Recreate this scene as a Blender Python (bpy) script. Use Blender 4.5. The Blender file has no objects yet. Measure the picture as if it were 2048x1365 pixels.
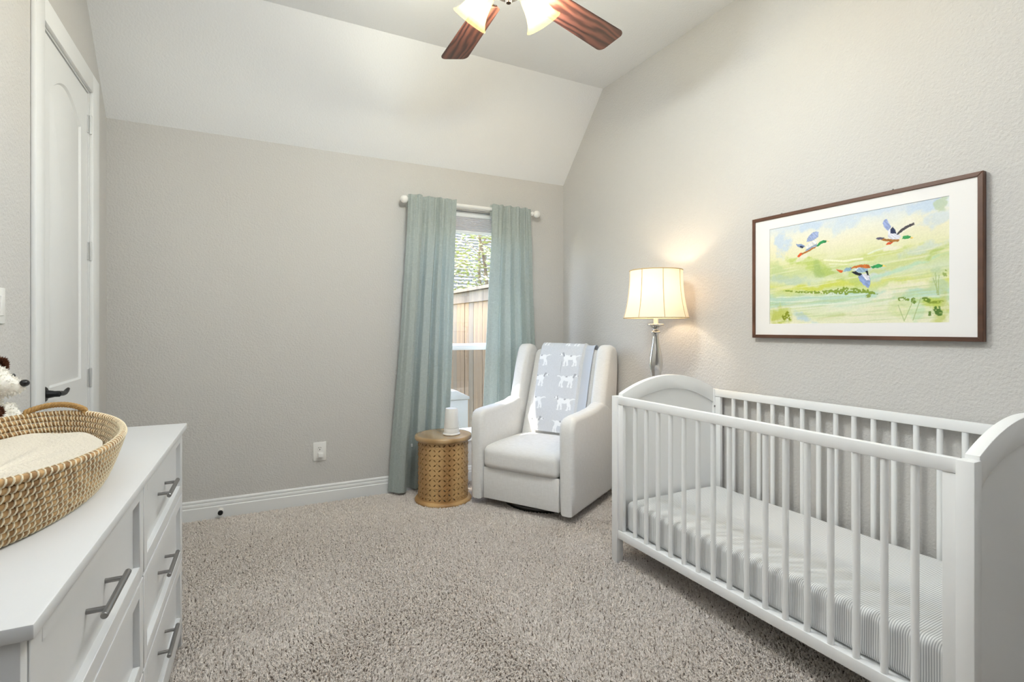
import bpy, bmesh, math, random
import numpy as np
from mathutils import Vector, Matrix

PI = math.pi
R = math.radians
random.seed(7)
S = bpy.context.scene
C = S.collection

# ------------------------------------------------------------------ camera
cam_d = bpy.data.cameras.new('camera')
cam_d.sensor_width = 36.0
cam_d.lens = 1033 / 2048 * 36.0
cam_d.shift_y = -25.5 / 2048
cam_d.clip_start = 0.02
cam = bpy.data.objects.new('camera', cam_d)
cam.location = (0, 0, 1.2)
cam.rotation_euler = (PI / 2, 0, -math.atan(529 / 1033))
C.objects.link(cam)
S.camera = cam

# ------------------------------------------------------------------ colour management
S.view_settings.view_transform = 'Standard'
S.view_settings.look = 'None'
S.view_settings.gamma = 1
S.view_settings.use_curve_mapping = False
S.view_settings.exposure = 0.45

# ------------------------------------------------------------------ world and sun
W = bpy.data.worlds.new('world')
S.world = W
W.use_nodes = True
wn = W.node_tree.nodes
wl = W.node_tree.links
bg = wn['Background']
sky = wn.new('ShaderNodeTexSky')
sky.sky_type = 'NISHITA'
sky.sun_disc = False
sky.sun_elevation = R(62)
sky.sun_rotation = R(290)
wl.new(sky.outputs['Color'], bg.inputs['Color'])
bg.inputs['Strength'].default_value = 1.7

sd = bpy.data.lights.new('sun', 'SUN')
sd.energy = 6.0
sd.angle = R(0.6)
sd.color = (1, 0.95, 0.86)
sun = bpy.data.objects.new('sun', sd)
sun.rotation_euler = Vector((0.27, -0.36, -0.89)).to_track_quat('-Z', 'Y').to_euler()
sun.location = (-3, 8, 8)
C.objects.link(sun)

# added fill light without a real source, behind the camera, aimed at the ceiling
fl = bpy.data.lights.new('added_bounce_fill', 'AREA')
fl.shape = 'DISK'
fl.size = 0.5
fl.energy = 28
fl.spread = R(110)
fl.color = (0.86, 0.925, 1.0)
flo = bpy.data.objects.new('added_bounce_fill', fl)
flo.location = (0.45, -0.10, 1.40)
flo.rotation_euler = Vector((-0.10, 0.22, 1.0)).to_track_quat('-Z', 'Y').to_euler()
C.objects.link(flo)

# daylight portal in the window opening (guides sampling only)
pd = bpy.data.lights.new('window_portal', 'AREA')
pd.shape = 'RECTANGLE'
pd.size = 0.92
pd.size_y = 1.77
pd.cycles.is_portal = True
po = bpy.data.objects.new('window_portal', pd)
po.location = (1.56, 3.88, 1.215)
po.rotation_euler = (-PI / 2, 0, 0)
C.objects.link(po)

FAN_W = 16.5
LAMP_W = 3.0

# ------------------------------------------------------------------ materials
def lin(c):
    return tuple(((x / 255) / 12.92 if x / 255 <= 0.04045 else ((x / 255 + 0.055) / 1.055) ** 2.4) for x in c)


def mat(name, rgb, rough=0.5, metal=0.0, spec=0.5, bump=None, var=None, sheen=0.0, coat=0.0):
    """bump=(scale, strength, distance)  var=(scale, rgb2, contrast)"""
    m = bpy.data.materials.new(name)
    m.use_nodes = True
    n = m.node_tree.nodes
    l = m.node_tree.links
    p = n['Principled BSDF']
    p.inputs['Base Color'].default_value = (*lin(rgb), 1)
    p.inputs['Roughness'].default_value = rough
    p.inputs['Metallic'].default_value = metal
    p.inputs['Specular IOR Level'].default_value = spec
    p.inputs['Sheen Weight'].default_value = sheen
    p.inputs['Coat Weight'].default_value = coat
    tc = n.new('ShaderNodeTexCoord')
    if bump:
        t = n.new('ShaderNodeTexNoise')
        t.inputs['Scale'].default_value = bump[0]
        t.inputs['Detail'].default_value = 3
        l.new(tc.outputs['Object'], t.inputs['Vector'])
        b = n.new('ShaderNodeBump')
        b.inputs['Strength'].default_value = bump[1]
        b.inputs['Distance'].default_value = bump[2]
        l.new(t.outputs['Fac'], b.inputs['Height'])
        l.new(b.outputs['Normal'], p.inputs['Normal'])
    if var:
        t = n.new('ShaderNodeTexNoise')
        t.inputs['Scale'].default_value = var[0]
        t.inputs['Detail'].default_value = 4
        l.new(tc.outputs['Object'], t.inputs['Vector'])
        r = n.new('ShaderNodeValToRGB')
        r.color_ramp.elements[0].position = 0.5 - var[2]
        r.color_ramp.elements[1].position = 0.5 + var[2]
        r.color_ramp.elements[0].color = (*lin(rgb), 1)
        r.color_ramp.elements[1].color = (*lin(var[1]), 1)
        l.new(t.outputs['Fac'], r.inputs['Fac'])
        l.new(r.outputs['Color'], p.inputs['Base Color'])
    return m


def wood(name, c1, c2, scale=6.0, stretch=(1, 1, 1), rough=0.4, dist=4.0, wavescale=3.0, bump=0.1, axis='X', coat=0.0):
    m = mat(name, c1, rough, coat=coat)
    n = m.node_tree.nodes
    l = m.node_tree.links
    p = n['Principled BSDF']
    tc = n.new('ShaderNodeTexCoord')
    mp = n.new('ShaderNodeMapping')
    mp.inputs['Scale'].default_value = stretch
    l.new(tc.outputs['Object'], mp.inputs['Vector'])
    w = n.new('ShaderNodeTexWave')
    w.wave_type = 'BANDS'
    w.bands_direction = axis
    w.inputs['Scale'].default_value = wavescale
    w.inputs['Distortion'].default_value = dist
    w.inputs['Detail'].default_value = 3
    w.inputs['Detail Scale'].default_value = 1.2
    l.new(mp.outputs['Vector'], w.inputs['Vector'])
    nz = n.new('ShaderNodeTexNoise')
    nz.inputs['Scale'].default_value = scale
    nz.inputs['Detail'].default_value = 6
    l.new(mp.outputs['Vector'], nz.inputs['Vector'])
    mx = n.new('ShaderNodeMath')
    mx.operation = 'MULTIPLY_ADD'
    mx.inputs[1].default_value = 0.5
    l.new(nz.outputs['Fac'], mx.inputs[0])
    m2 = n.new('ShaderNodeMath')
    m2.operation = 'MULTIPLY'
    m2.inputs[1].default_value = 0.55
    l.new(w.outputs['Fac'], m2.inputs[0])
    l.new(m2.outputs[0], mx.inputs[2])
    r = n.new('ShaderNodeValToRGB')
    r.color_ramp.elements[0].position = 0.2
    r.color_ramp.elements[1].position = 0.8
    r.color_ramp.elements[0].color = (*lin(c1), 1)
    r.color_ramp.elements[1].color = (*lin(c2), 1)
    l.new(mx.outputs[0], r.inputs['Fac'])
    l.new(r.outputs['Color'], p.inputs['Base Color'])
    if bump:
        b = n.new('ShaderNodeBump')
        b.inputs['Strength'].default_value = bump
        b.inputs['Distance'].default_value = 0.002
        l.new(mx.outputs[0], b.inputs['Height'])
        l.new(b.outputs['Normal'], p.inputs['Normal'])
    return m


def woven(name, rgb, rgb2, scale=900, rough=0.9, bump=0.3, translucent=0.0, cols=None, sheen=0.2):
    """linen like weave: crossed fine noise streaks"""
    m = mat(name, rgb, rough, sheen=sheen, spec=0.2)
    n = m.node_tree.nodes
    l = m.node_tree.links
    p = n['Principled BSDF']
    tc = n.new('ShaderNodeTexCoord')
    hs = []
    for sc in ((scale * 0.06, scale * 0.06, scale), (scale, scale, scale * 0.06)):
        mp = n.new('ShaderNodeMapping')
        mp.inputs['Scale'].default_value = sc
        l.new(tc.outputs['Object'], mp.inputs['Vector'])
        t = n.new('ShaderNodeTexNoise')
        t.inputs['Scale'].default_value = 1.0
        t.inputs['Detail'].default_value = 2
        l.new(mp.outputs['Vector'], t.inputs['Vector'])
        hs.append(t)
    ad = n.new('ShaderNodeMath')
    ad.operation = 'ADD'
    l.new(hs[0].outputs['Fac'], ad.inputs[0])
    l.new(hs[1].outputs['Fac'], ad.inputs[1])
    r = n.new('ShaderNodeMapRange')
    r.inputs['From Min'].default_value = 0.7
    r.inputs['From Max'].default_value = 1.3
    l.new(ad.outputs[0], r.inputs['Value'])
    mx = n.new('ShaderNodeMixRGB')
    mx.inputs[1].default_value = (*lin(rgb), 1)
    mx.inputs[2].default_value = (*lin(rgb2), 1)
    l.new(r.outputs['Result'], mx.inputs['Fac'])
    col = mx.outputs['Color']
    l.new(col, p.inputs['Base Color'])
    b = n.new('ShaderNodeBump')
    b.inputs['Strength'].default_value = bump
    b.inputs['Distance'].default_value = 0.001
    l.new(ad.outputs[0], b.inputs['Height'])
    l.new(b.outputs['Normal'], p.inputs['Normal'])
    if translucent:
        tr = n.new('ShaderNodeBsdfTranslucent')
        l.new(col, tr.inputs['Color'])
        ms = n.new('ShaderNodeMixShader')
        ms.inputs['Fac'].default_value = translucent
        l.new(p.outputs[0], ms.inputs[1])
        l.new(tr.outputs[0], ms.inputs[2])
        l.new(ms.outputs[0], n['Material Output'].inputs['Surface'])
    return m


def painted(name, rough=0.8, attr='paint', bump=None):
    m = mat(name, (255, 255, 255), rough, spec=0.25, bump=bump)
    n = m.node_tree.nodes
    a = n.new('ShaderNodeAttribute')
    a.attribute_name = attr
    m.node_tree.links.new(a.outputs['Color'], n['Principled BSDF'].inputs['Base Color'])
    return m


def glass_pane(name, tint=(1, 1, 1)):
    m = bpy.data.materials.new(name)
    m.use_nodes = True
    n = m.node_tree.nodes
    l = m.node_tree.links
    n.remove(n['Principled BSDF'])
    t = n.new('ShaderNodeBsdfTransparent')
    t.inputs['Color'].default_value = (*tint, 1)
    g = n.new('ShaderNodeBsdfGlossy')
    g.inputs['Roughness'].default_value = 0.02
    ms = n.new('ShaderNodeMixShader')
    ms.inputs['Fac'].default_value = 0.04
    l.new(t.outputs[0], ms.inputs[1])
    l.new(g.outputs[0], ms.inputs[2])
    l.new(ms.outputs[0], n['Material Output'].inputs['Surface'])
    return m


M = {}
M['wall'] = mat('wall_paint', (205, 202, 198), 0.85, spec=0.3, bump=(95, 0.9, 0.004))
M['ceiling'] = mat('ceiling_paint', (234, 234, 234), 0.9, spec=0.2, bump=(95, 0.7, 0.003))
M['trim'] = mat('trim_paint', (233, 233, 232), 0.4)
M['door'] = mat('door_paint', (232, 232, 231), 0.38)
M['floor'] = mat('carpet_backing', (128, 116, 105), 0.95, bump=(300, 0.8, 0.004))
M['crib'] = mat('crib_lacquer', (243, 243, 242), 0.35)
M['dresser'] = mat('dresser_lacquer', (216, 216, 216), 0.36)
M['nickel'] = mat('brushed_nickel', (150, 148, 146), 0.36, 1.0)
M['chrome'] = mat('polished_nickel', (205, 203, 200), 0.16, 1.0)
M['dark_metal'] = mat('dark_metal', (84, 82, 80), 0.3, 0.9)
M['black'] = mat('black_lever', (18, 18, 19), 0.38)
M['rubber'] = mat('black_rubber', (14, 14, 14), 0.6)
M['white_plastic'] = mat('white_plastic', (238, 236, 232), 0.35)
M['slot'] = mat('socket_slot', (40, 38, 36), 0.5)
M['vinyl'] = mat('window_vinyl', (238, 239, 240), 0.35)
M['shade_cell'] = mat('blind_fabric', (205, 203, 208), 0.8)
M['glass'] = glass_pane('window_glass')
M['screen'] = glass_pane('window_screen_glass', (0.72, 0.72, 0.70))
M['chair'] = woven('ivory_upholstery', (234, 233, 231), (222, 220, 217), 520, 0.92, 0.35)
M['curtain'] = woven('teal_linen', (176, 186, 182), (206, 213, 209), 700, 0.9, 0.3, translucent=0.32)
M['mango'] = wood('mango_wood', (160, 120, 72), (204, 166, 114), 9, (1, 1, 0.3), 0.45, 4, 1.5)
M['mango_top'] = wood('mango_top', (158, 124, 80), (192, 160, 116), 5, (1, 0.3, 1), 0.2, 3, 2.2, coat=0.4)
M['walnut'] = wood('walnut_frame', (62, 38, 26), (104, 68, 48), 14, (1, 0.2, 1), 0.45, 3, 8)
M['blade'] = wood('fan_blade_walnut', (50, 26, 22), (112, 66, 52), 3, (1.3, 6.5, 1), 0.42, 9, 1.6, axis='Y')
M['hinge'] = mat('hinge_metal', (205, 205, 204), 0.35, 0.4)
M['bronze'] = mat('fan_bronze', (70, 58, 50), 0.35, 0.9)
M['mat_board'] = mat('mat_board', (240, 237, 234), 0.8)
M['print'] = painted('art_print', 0.55)
M['knit'] = painted('dog_knit', 0.95, bump=(700, 0.4, 0.001))
M['seagrass'] = wood('seagrass', (140, 104, 64), (196, 158, 108), 60, (1, 1, 1), 0.75, 6, 20)
M['stitch'] = mat('palm_stitch', (240, 226, 196), 0.7, bump=(300, 0.3, 0.001))
M['rope'] = mat('rope', (176, 138, 84), 0.8, bump=(200, 0.5, 0.002))
M['pad'] = mat('pad_fleece', (231, 222, 205), 0.95, bump=(160, 0.9, 0.004), sheen=0.3)
M['plush'] = mat('plush_white', (244, 240, 232), 0.95)
M['plush_brown'] = mat('plush_brown', (96, 62, 46), 0.95)
M['nose'] = mat('plush_nose', (16, 15, 16), 0.25)
M['fence'] = wood('cedar_fence', (78, 60, 41), (130, 104, 72), 5, (3, 3, 0.35), 0.85, 4, 2, bump=0.3)
M['fence2'] = wood('cedar_fence_grey', (76, 65, 51), (114, 98, 78), 5, (3, 3, 0.35), 0.85, 4, 2, bump=0.3)
M['shingle'] = mat('roof_shingle', (104, 97, 86), 0.9, var=(6, (126, 118, 105), 0.2))
M['siding'] = mat('house_siding', (206, 196, 182), 0.8)
M['grass'] = mat('outdoor_ground', (104, 98, 72), 0.95, var=(5, (80, 92, 54), 0.2))
M['bark'] = mat('bark', (132, 108, 78), 0.85, var=(12, (96, 76, 56), 0.2))
M['leaf'] = mat('leaf', (138, 142, 72), 0.55, var=(3, (176, 172, 106), 0.15))
M['box'] = mat('peaked_box', (196, 194, 188), 0.5)
M['brick'] = mat('exterior_brick', (168, 128, 108), 0.9)


def fur_mat(name, rgb):
    m = bpy.data.materials.new(name)
    m.use_nodes = True
    n = m.node_tree.nodes
    l = m.node_tree.links
    n.remove(n['Principled BSDF'])
    d = n.new('ShaderNodeBsdfDiffuse')
    t = n.new('ShaderNodeBsdfTranslucent')
    d.inputs['Color'].default_value = t.inputs['Color'].default_value = (*lin(rgb), 1)
    ms = n.new('ShaderNodeMixShader')
    ms.inputs['Fac'].default_value = 0.6
    l.new(d.outputs[0], ms.inputs[1])
    l.new(t.outputs[0], ms.inputs[2])
    l.new(ms.outputs[0], n['Material Output'].inputs['Surface'])
    return m


M['fur_white'] = fur_mat('fur_white', (248, 245, 238))
M['fur_brown'] = fur_mat('fur_brown', (110, 72, 54))


def stripe_mat():
    m = mat('striped_sheet', (238, 238, 237), 0.9, spec=0.2, bump=(40, 0.25, 0.004))
    n = m.node_tree.nodes
    l = m.node_tree.links
    tc = n.new('ShaderNodeTexCoord')
    sx = n.new('ShaderNodeSeparateXYZ')
    l.new(tc.outputs['Object'], sx.inputs[0])
    nz = n.new('ShaderNodeTexNoise')
    nz.inputs['Scale'].default_value = 5
    l.new(tc.outputs['Object'], nz.inputs['Vector'])
    ma = n.new('ShaderNodeMath')
    ma.operation = 'MULTIPLY_ADD'
    ma.inputs[1].default_value = 0.010
    l.new(nz.outputs['Fac'], ma.inputs[0])
    l.new(sx.outputs['Y'], ma.inputs[2])
    mu = n.new('ShaderNodeMath')
    mu.operation = 'MULTIPLY'
    mu.inputs[1].default_value = 2 * PI / 0.0066
    l.new(ma.outputs[0], mu.inputs[0])
    si = n.new('ShaderNodeMath')
    si.operation = 'SINE'
    l.new(mu.outputs[0], si.inputs[0])
    mr = n.new('ShaderNodeMapRange')
    mr.inputs['From Min'].default_value = -0.1
    mr.inputs['From Max'].default_value = 0.35
    l.new(si.outputs[0], mr.inputs['Value'])
    mx = n.new('ShaderNodeMixRGB')
    mx.inputs[1].default_value = (*lin((240, 240, 239)), 1)
    mx.inputs[2].default_value = (*lin((186, 187, 188)), 1)
    l.new(mr.outputs['Result'], mx.inputs['Fac'])
    l.new(mx.outputs['Color'], n['Principled BSDF'].inputs['Base Color'])
    return m


M['sheet'] = stripe_mat()


def shade_fabric():
    m = bpy.data.materials.new('lampshade_fabric')
    m.use_nodes = True
    n = m.node_tree.nodes
    l = m.node_tree.links
    n.remove(n['Principled BSDF'])
    d = n.new('ShaderNodeBsdfDiffuse')
    d.inputs['Color'].default_value = (*lin((246, 236, 220)), 1)
    t = n.new('ShaderNodeBsdfTranslucent')
    t.inputs['Color'].default_value = (*lin((250, 228, 196)), 1)
    ms = n.new('ShaderNodeMixShader')
    ms.inputs['Fac'].default_value = 0.24
    l.new(d.outputs[0], ms.inputs[1])
    l.new(t.outputs[0], ms.inputs[2])
    l.new(ms.outputs[0], n['Material Output'].inputs['Surface'])
    return m


M['lampshade'] = shade_fabric()
M['shade_trim'] = mat('shade_trim', (206, 186, 150), 0.8)


def frosted():
    m = bpy.data.materials.new('frosted_glass')
    m.use_nodes = True
    n = m.node_tree.nodes
    l = m.node_tree.links
    p = n['Principled BSDF']
    p.inputs['Base Color'].default_value = (*lin((255, 220, 156)), 1)
    p.inputs['Roughness'].default_value = 0.35
    t = n.new('ShaderNodeBsdfTranslucent')
    t.inputs['Color'].default_value = (*lin((255, 222, 160)), 1)
    ms = n.new('ShaderNodeMixShader')
    ms.inputs['Fac'].default_value = 0.55
    l.new(p.outputs[0], ms.inputs[1])
    l.new(t.outputs[0], ms.inputs[2])
    tp = n.new('ShaderNodeBsdfTransparent')
    tp.inputs['Color'].default_value = (*lin((255, 248, 232)), 1)
    m2 = n.new('ShaderNodeMixShader')
    m2.inputs['Fac'].default_value = 0.972
    l.new(ms.outputs[0], m2.inputs[1])
    l.new(tp.outputs[0], m2.inputs[2])
    l.new(m2.outputs[0], n['Material Output'].inputs['Surface'])
    return m


M['frosted'] = frosted()
mb_ = mat('lit_bulb', (255, 250, 240), 0.4)
mb_.node_tree.nodes['Principled BSDF'].inputs['Emission Color'].default_value = (1, 0.93, 0.8, 1)
mb_.node_tree.nodes['Principled BSDF'].inputs['Emission Strength'].default_value = 8
M['bulb'] = mb_


# ------------------------------------------------------------------ mesh builder
class MB:
    def __init__(self, xf=None):
        self.v = []
        self.f = []
        self.xf = xf

    def add(self, vs, fs, xf=None):
        o = len(self.v)
        if xf is not None:
            vs = [xf @ Vector(p) for p in vs]
        if self.xf is not None:
            vs = [self.xf @ Vector(p) for p in vs]
        self.v.extend([tuple(p) for p in vs])
        self.f.extend([tuple(i + o for i in f) for f in fs])
        return self

    def from_bm(self, bm, xf=None):
        bm.verts.index_update()
        self.add([v.co.copy() for v in bm.verts], [[v.index for v in f.verts] for f in bm.faces], xf)
        bm.free()
        return self

    def box(self, x0, x1, y0, y1, z0, z1, b=0.0, seg=2, xf=None):
        bm = bmesh.new()
        bmesh.ops.create_cube(bm, size=1)
        for v in bm.verts:
            v.co = Vector(((x0 + x1) / 2 + v.co.x * (x1 - x0), (y0 + y1) / 2 + v.co.y * (y1 - y0), (z0 + z1) / 2 + v.co.z * (z1 - z0)))
        if b > 0:
            bmesh.ops.bevel(bm, geom=list(bm.edges), offset=b, segments=seg, profile=0.5, affect='EDGES')
        return self.from_bm(bm, xf)

    def prism(self, poly, axis, d0, d1, b=0.0, seg=2, xf=None):
        """poly of 2D points in the plane normal to axis ('x': (y,z), 'y': (x,z), 'z': (x,y))"""
        def put(p, d):
            return Vector((d, p[0], p[1])) if axis == 'x' else Vector((p[0], d, p[1])) if axis == 'y' else Vector((p[0], p[1], d))
        bm = bmesh.new()
        a = [bm.verts.new(put(p, d0)) for p in poly]
        c = [bm.verts.new(put(p, d1)) for p in poly]
        n = len(poly)
        fa = bm.faces.new(a)
        fb = bm.faces.new(c[::-1])
        for i in range(n):
            bm.faces.new((a[(i + 1) % n], a[i], c[i], c[(i + 1) % n]))
        bmesh.ops.recalc_face_normals(bm, faces=list(bm.faces))
        if b > 0:
            ed = list(fa.edges) + list(fb.edges)
            bmesh.ops.bevel(bm, geom=ed, offset=b, segments=seg, profile=0.5, affect='EDGES', clamp_overlap=True)
        return self.from_bm(bm, xf)

    def tube(self, path, r, n=12, closed=False, caps=True, xf=None):
        path = [Vector(p) for p in path]
        k = len(path)
        rs = r if isinstance(r, (list, tuple)) else [r] * k
        vs, fs = [], []
        up = None
        for i, p in enumerate(path):
            if closed:
                t = path[(i + 1) % k] - path[i - 1]
            else:
                t = path[min(i + 1, k - 1)] - path[max(i - 1, 0)]
            t.normalize()
            if up is None:
                up = Vector((0, 0, 1)) if abs(t.z) < 0.9 else Vector((1, 0, 0))
            u = (up - t * up.dot(t)).normalized()
            w = t.cross(u)
            up = u
            for j in range(n):
                a = 2 * PI * j / n
                vs.append(p + (u * math.cos(a) + w * math.sin(a)) * rs[i])
        m = k if closed else k - 1
        for i in range(m):
            for j in range(n):
                a, b2 = i * n + j, i * n + (j + 1) % n
                c2, d = ((i + 1) % k) * n + (j + 1) % n, ((i + 1) % k) * n + j
                fs.append((a, b2, c2, d))
        if caps and not closed:
            fs.append(tuple(range(n))[::-1])
            fs.append(tuple((k - 1) * n + j for j in range(n)))
        return self.add(vs, fs, xf)

    def lathe(self, prof, n=32, xf=None, cap0=True, cap1=True):
        vs, fs = [], []
        for r, z in prof:
            for j in range(n):
                a = 2 * PI * j / n
                vs.append((r * math.cos(a), r * math.sin(a), z))
        for i in range(len(prof) - 1):
            for j in range(n):
                fs.append((i * n + j, i * n + (j + 1) % n, (i + 1) * n + (j + 1) % n, (i + 1) * n + j))
        if cap0:
            fs.append(tuple(range(n))[::-1])
        if cap1:
            fs.append(tuple((len(prof) - 1) * n + j for j in range(n)))
        return self.add(vs, fs, xf)

    def ellipsoid(self, c, r, nu=20, nv=12, xf=None):
        vs, fs = [], []
        for i in range(nv + 1):
            th = PI * i / nv
            for j in range(nu):
                ph = 2 * PI * j / nu
                vs.append((c[0] + r[0] * math.sin(th) * math.cos(ph), c[1] + r[1] * math.sin(th) * math.sin(ph), c[2] + r[2] * math.cos(th)))
        for i in range(nv):
            for j in range(nu):
                fs.append((i * nu + j, (i + 1) * nu + j, (i + 1) * nu + (j + 1) % nu, i * nu + (j + 1) % nu))
        return self.add(vs, fs, xf)

    def grid(self, fn, nu, nv, xf=None):
        vs = [fn(i / nu, j / nv) for j in range(nv + 1) for i in range(nu + 1)]
        fs = [(j * (nu + 1) + i, j * (nu + 1) + i + 1, (j + 1) * (nu + 1) + i + 1, (j + 1) * (nu + 1) + i) for j in range(nv) for i in range(nu)]
        return self.add(vs, fs, xf)

    def build(self, name, m, parent=None, angle=38, weld=False):
        me = bpy.data.meshes.new(name)
        me.from_pydata(self.v, [], self.f)
        if weld:
            bm = bmesh.new()
            bm.from_mesh(me)
            bmesh.ops.remove_doubles(bm, verts=bm.verts, dist=1e-5)
            bmesh.ops.recalc_face_normals(bm, faces=bm.faces)
            bm.to_mesh(me)
            bm.free()
        me.validate()
        me.materials.append(m)
        if angle:
            me.shade_smooth()
            me.set_sharp_from_angle(angle=R(angle))
        o = bpy.data.objects.new(name, me)
        C.objects.link(o)
        if parent is not None:
            o.parent = parent
        return o


def tag(o, label=None, cat=None, group=None, kind=None):
    if label:
        o['label'] = label
    if cat:
        o['category'] = cat
    if group:
        o['group'] = group
    if kind:
        o['kind'] = kind
    return o


def thing(name, loc, label, cat, rz=0.0, group=None):
    o = bpy.data.objects.new(name, None)
    o.empty_display_size = 0.1
    o.location = loc
    o.rotation_euler = (0, 0, rz)
    C.objects.link(o)
    return tag(o, label, cat, group)


def struct(o):
    o['kind'] = 'structure'
    return o


def dup(o, parent, loc=(0, 0, 0), rz=None):
    c = o.copy()
    C.objects.link(c)
    c.parent = parent
    c.location = loc
    if rz is not None:
        c.rotation_euler = rz
    return c


def T(*a):
    return Matrix.Translation(Vector(a))


def Rot(ang, ax):
    return Matrix.Rotation(ang, 4, ax)


# ------------------------------------------------------------------ room shell
XL, XR, YB, YF = -0.731, 2.415, 3.75, -0.62
ZB, ZC, YS = 2.425, 3.029, 3.194          # back wall height, flat ceiling, slope start
WT = 0.14
WX0, WX1, WZ0, WZ1 = 1.10, 2.02, 0.33, 2.115

m_ = MB()
m_.box(XL - 0.6, XR + 0.2, -2.7, YB + WT, -0.14, 0.0)
struct(m_.build('floor', M['floor'], angle=0))

m_ = MB()   # back wall with its window opening
m_.box(XL - WT, WX0, YB, YB + WT, 0, ZB + 0.15)
m_.box(WX1, XR + WT, YB, YB + WT, 0, ZB + 0.15)
m_.box(WX0, WX1, YB, YB + WT, 0, WZ0)
m_.box(WX0, WX1, YB, YB + WT, WZ1, ZB + 0.15)
struct(m_.build('wall_back', M['wall'], angle=0))
m_ = MB()
m_.box(XR, XR + WT, YF, YB, 0, ZC + 0.1)
struct(m_.build('wall_right', M['wall'], angle=0))
DY0, DY1, DZ = 2.655, 3.395, 2.435
m_ = MB()
m_.box(XL - WT, XL, YF, DY0, 0, ZC + 0.1)
m_.box(XL - WT, XL, DY1, YB, 0, ZC + 0.1)
m_.box(XL - WT, XL, DY0, DY1, DZ, ZC + 0.1)
struct(m_.build('wall_left', M['wall'], angle=0))
m_ = MB()
HX0, HX1, HZ, HY = -0.55, 1.80, 2.40, -2.6      # made-up opening to a dark hall, added to swallow rear bounce light
m_.box(XL - WT, HX0, YF - WT, YF, 0, ZC + 0.1)
m_.box(HX1, XR + WT, YF - WT, YF, 0, ZC + 0.1)
m_.box(HX0, HX1, YF - WT, YF, HZ, ZC + 0.1)
struct(m_.build('wall_front', M['wall'], angle=0))
m_ = MB()  # unseen hall shell, added so that light behind the camera gets lost
m_.box(HX0 - 0.6, HX0 - 0.5, HY, YF - WT, 0, HZ + 0.1)
m_.box(HX1 + 0.5, HX1 + 0.6, HY, YF - WT, 0, HZ + 0.1)
m_.box(HX0 - 0.6, HX1 + 0.6, HY - 0.1, HY, 0, HZ + 0.1)
struct(m_.build('wall_added_hall', M['wall'], angle=0))
m_ = MB()
m_.box(HX0 - 0.6, HX1 + 0.6, HY - 0.1, YF - WT, HZ + 0.1, HZ + 0.2)
struct(m_.build('ceiling_added_hall', M['ceiling'], angle=0))
m_ = MB()
t_ = 0.12
m_.prism([(YF - WT, ZC), (YS, ZC), (YB, ZB), (YB + WT, ZB - 0.02), (YB + WT, ZB + 0.16), (YS + 0.1, ZC + t_), (YF - WT, ZC + t_)], 'x', XL - WT, XR + WT)
struct(m_.build('ceiling', M['ceiling'], angle=0))


# baseboards: stepped profile
def baseboard(name, p0, p1, nrm):
    prof = [(0, 0), (0.016, 0), (0.016, 0.078), (0.014, 0.081), (0.0105, 0.083), (0.0125, 0.088), (0.0125, 0.099), (0.0105, 0.104), (0.007, 0.107),
            (0.0095, 0.111), (0.0095, 0.119), (0.007, 0.124), (0.003, 0.127), (0, 0.127)]
    p0, p1, nr = Vector(p0), Vector(p1), Vector(nrm)
    vs = [p0 + nr * a + Vector((0, 0, z)) for a, z in prof] + [p1 + nr * a + Vector((0, 0, z)) for a, z in prof]
    n = len(prof)
    fs = [(i, (i + 1) % n, n + (i + 1) % n, n + i) for i in range(n)] + [tuple(range(n))[::-1], tuple(range(n, 2 * n))]
    return struct(MB().add(vs, fs).build(name, M['trim'], angle=25, weld=True))


baseboard('baseboard_back', (XL, YB, 0), (XR, YB, 0), (0, -1, 0))
baseboard('baseboard_right', (XR, YF, 0), (XR, YB - 0.016, 0), (-1, 0, 0))
baseboard('baseboard_left', (XL, YF, 0), (XL, 2.55, 0), (1, 0, 0))

def vnoise(x, y, seed):
    t = np.random.RandomState(seed).rand(64, 64)
    xi, yi = np.floor(x).astype(int), np.floor(y).astype(int)
    fx_, fy_ = x - xi, y - yi
    fx_, fy_ = fx_ * fx_ * (3 - 2 * fx_), fy_ * fy_ * (3 - 2 * fy_)
    a, b = t[xi % 64, yi % 64], t[(xi + 1) % 64, yi % 64]
    c, d = t[xi % 64, (yi + 1) % 64], t[(xi + 1) % 64, (yi + 1) % 64]
    return (a * (1 - fx_) + b * fx_) * (1 - fy_) + (c * (1 - fx_) + d * fx_) * fy_


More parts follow.
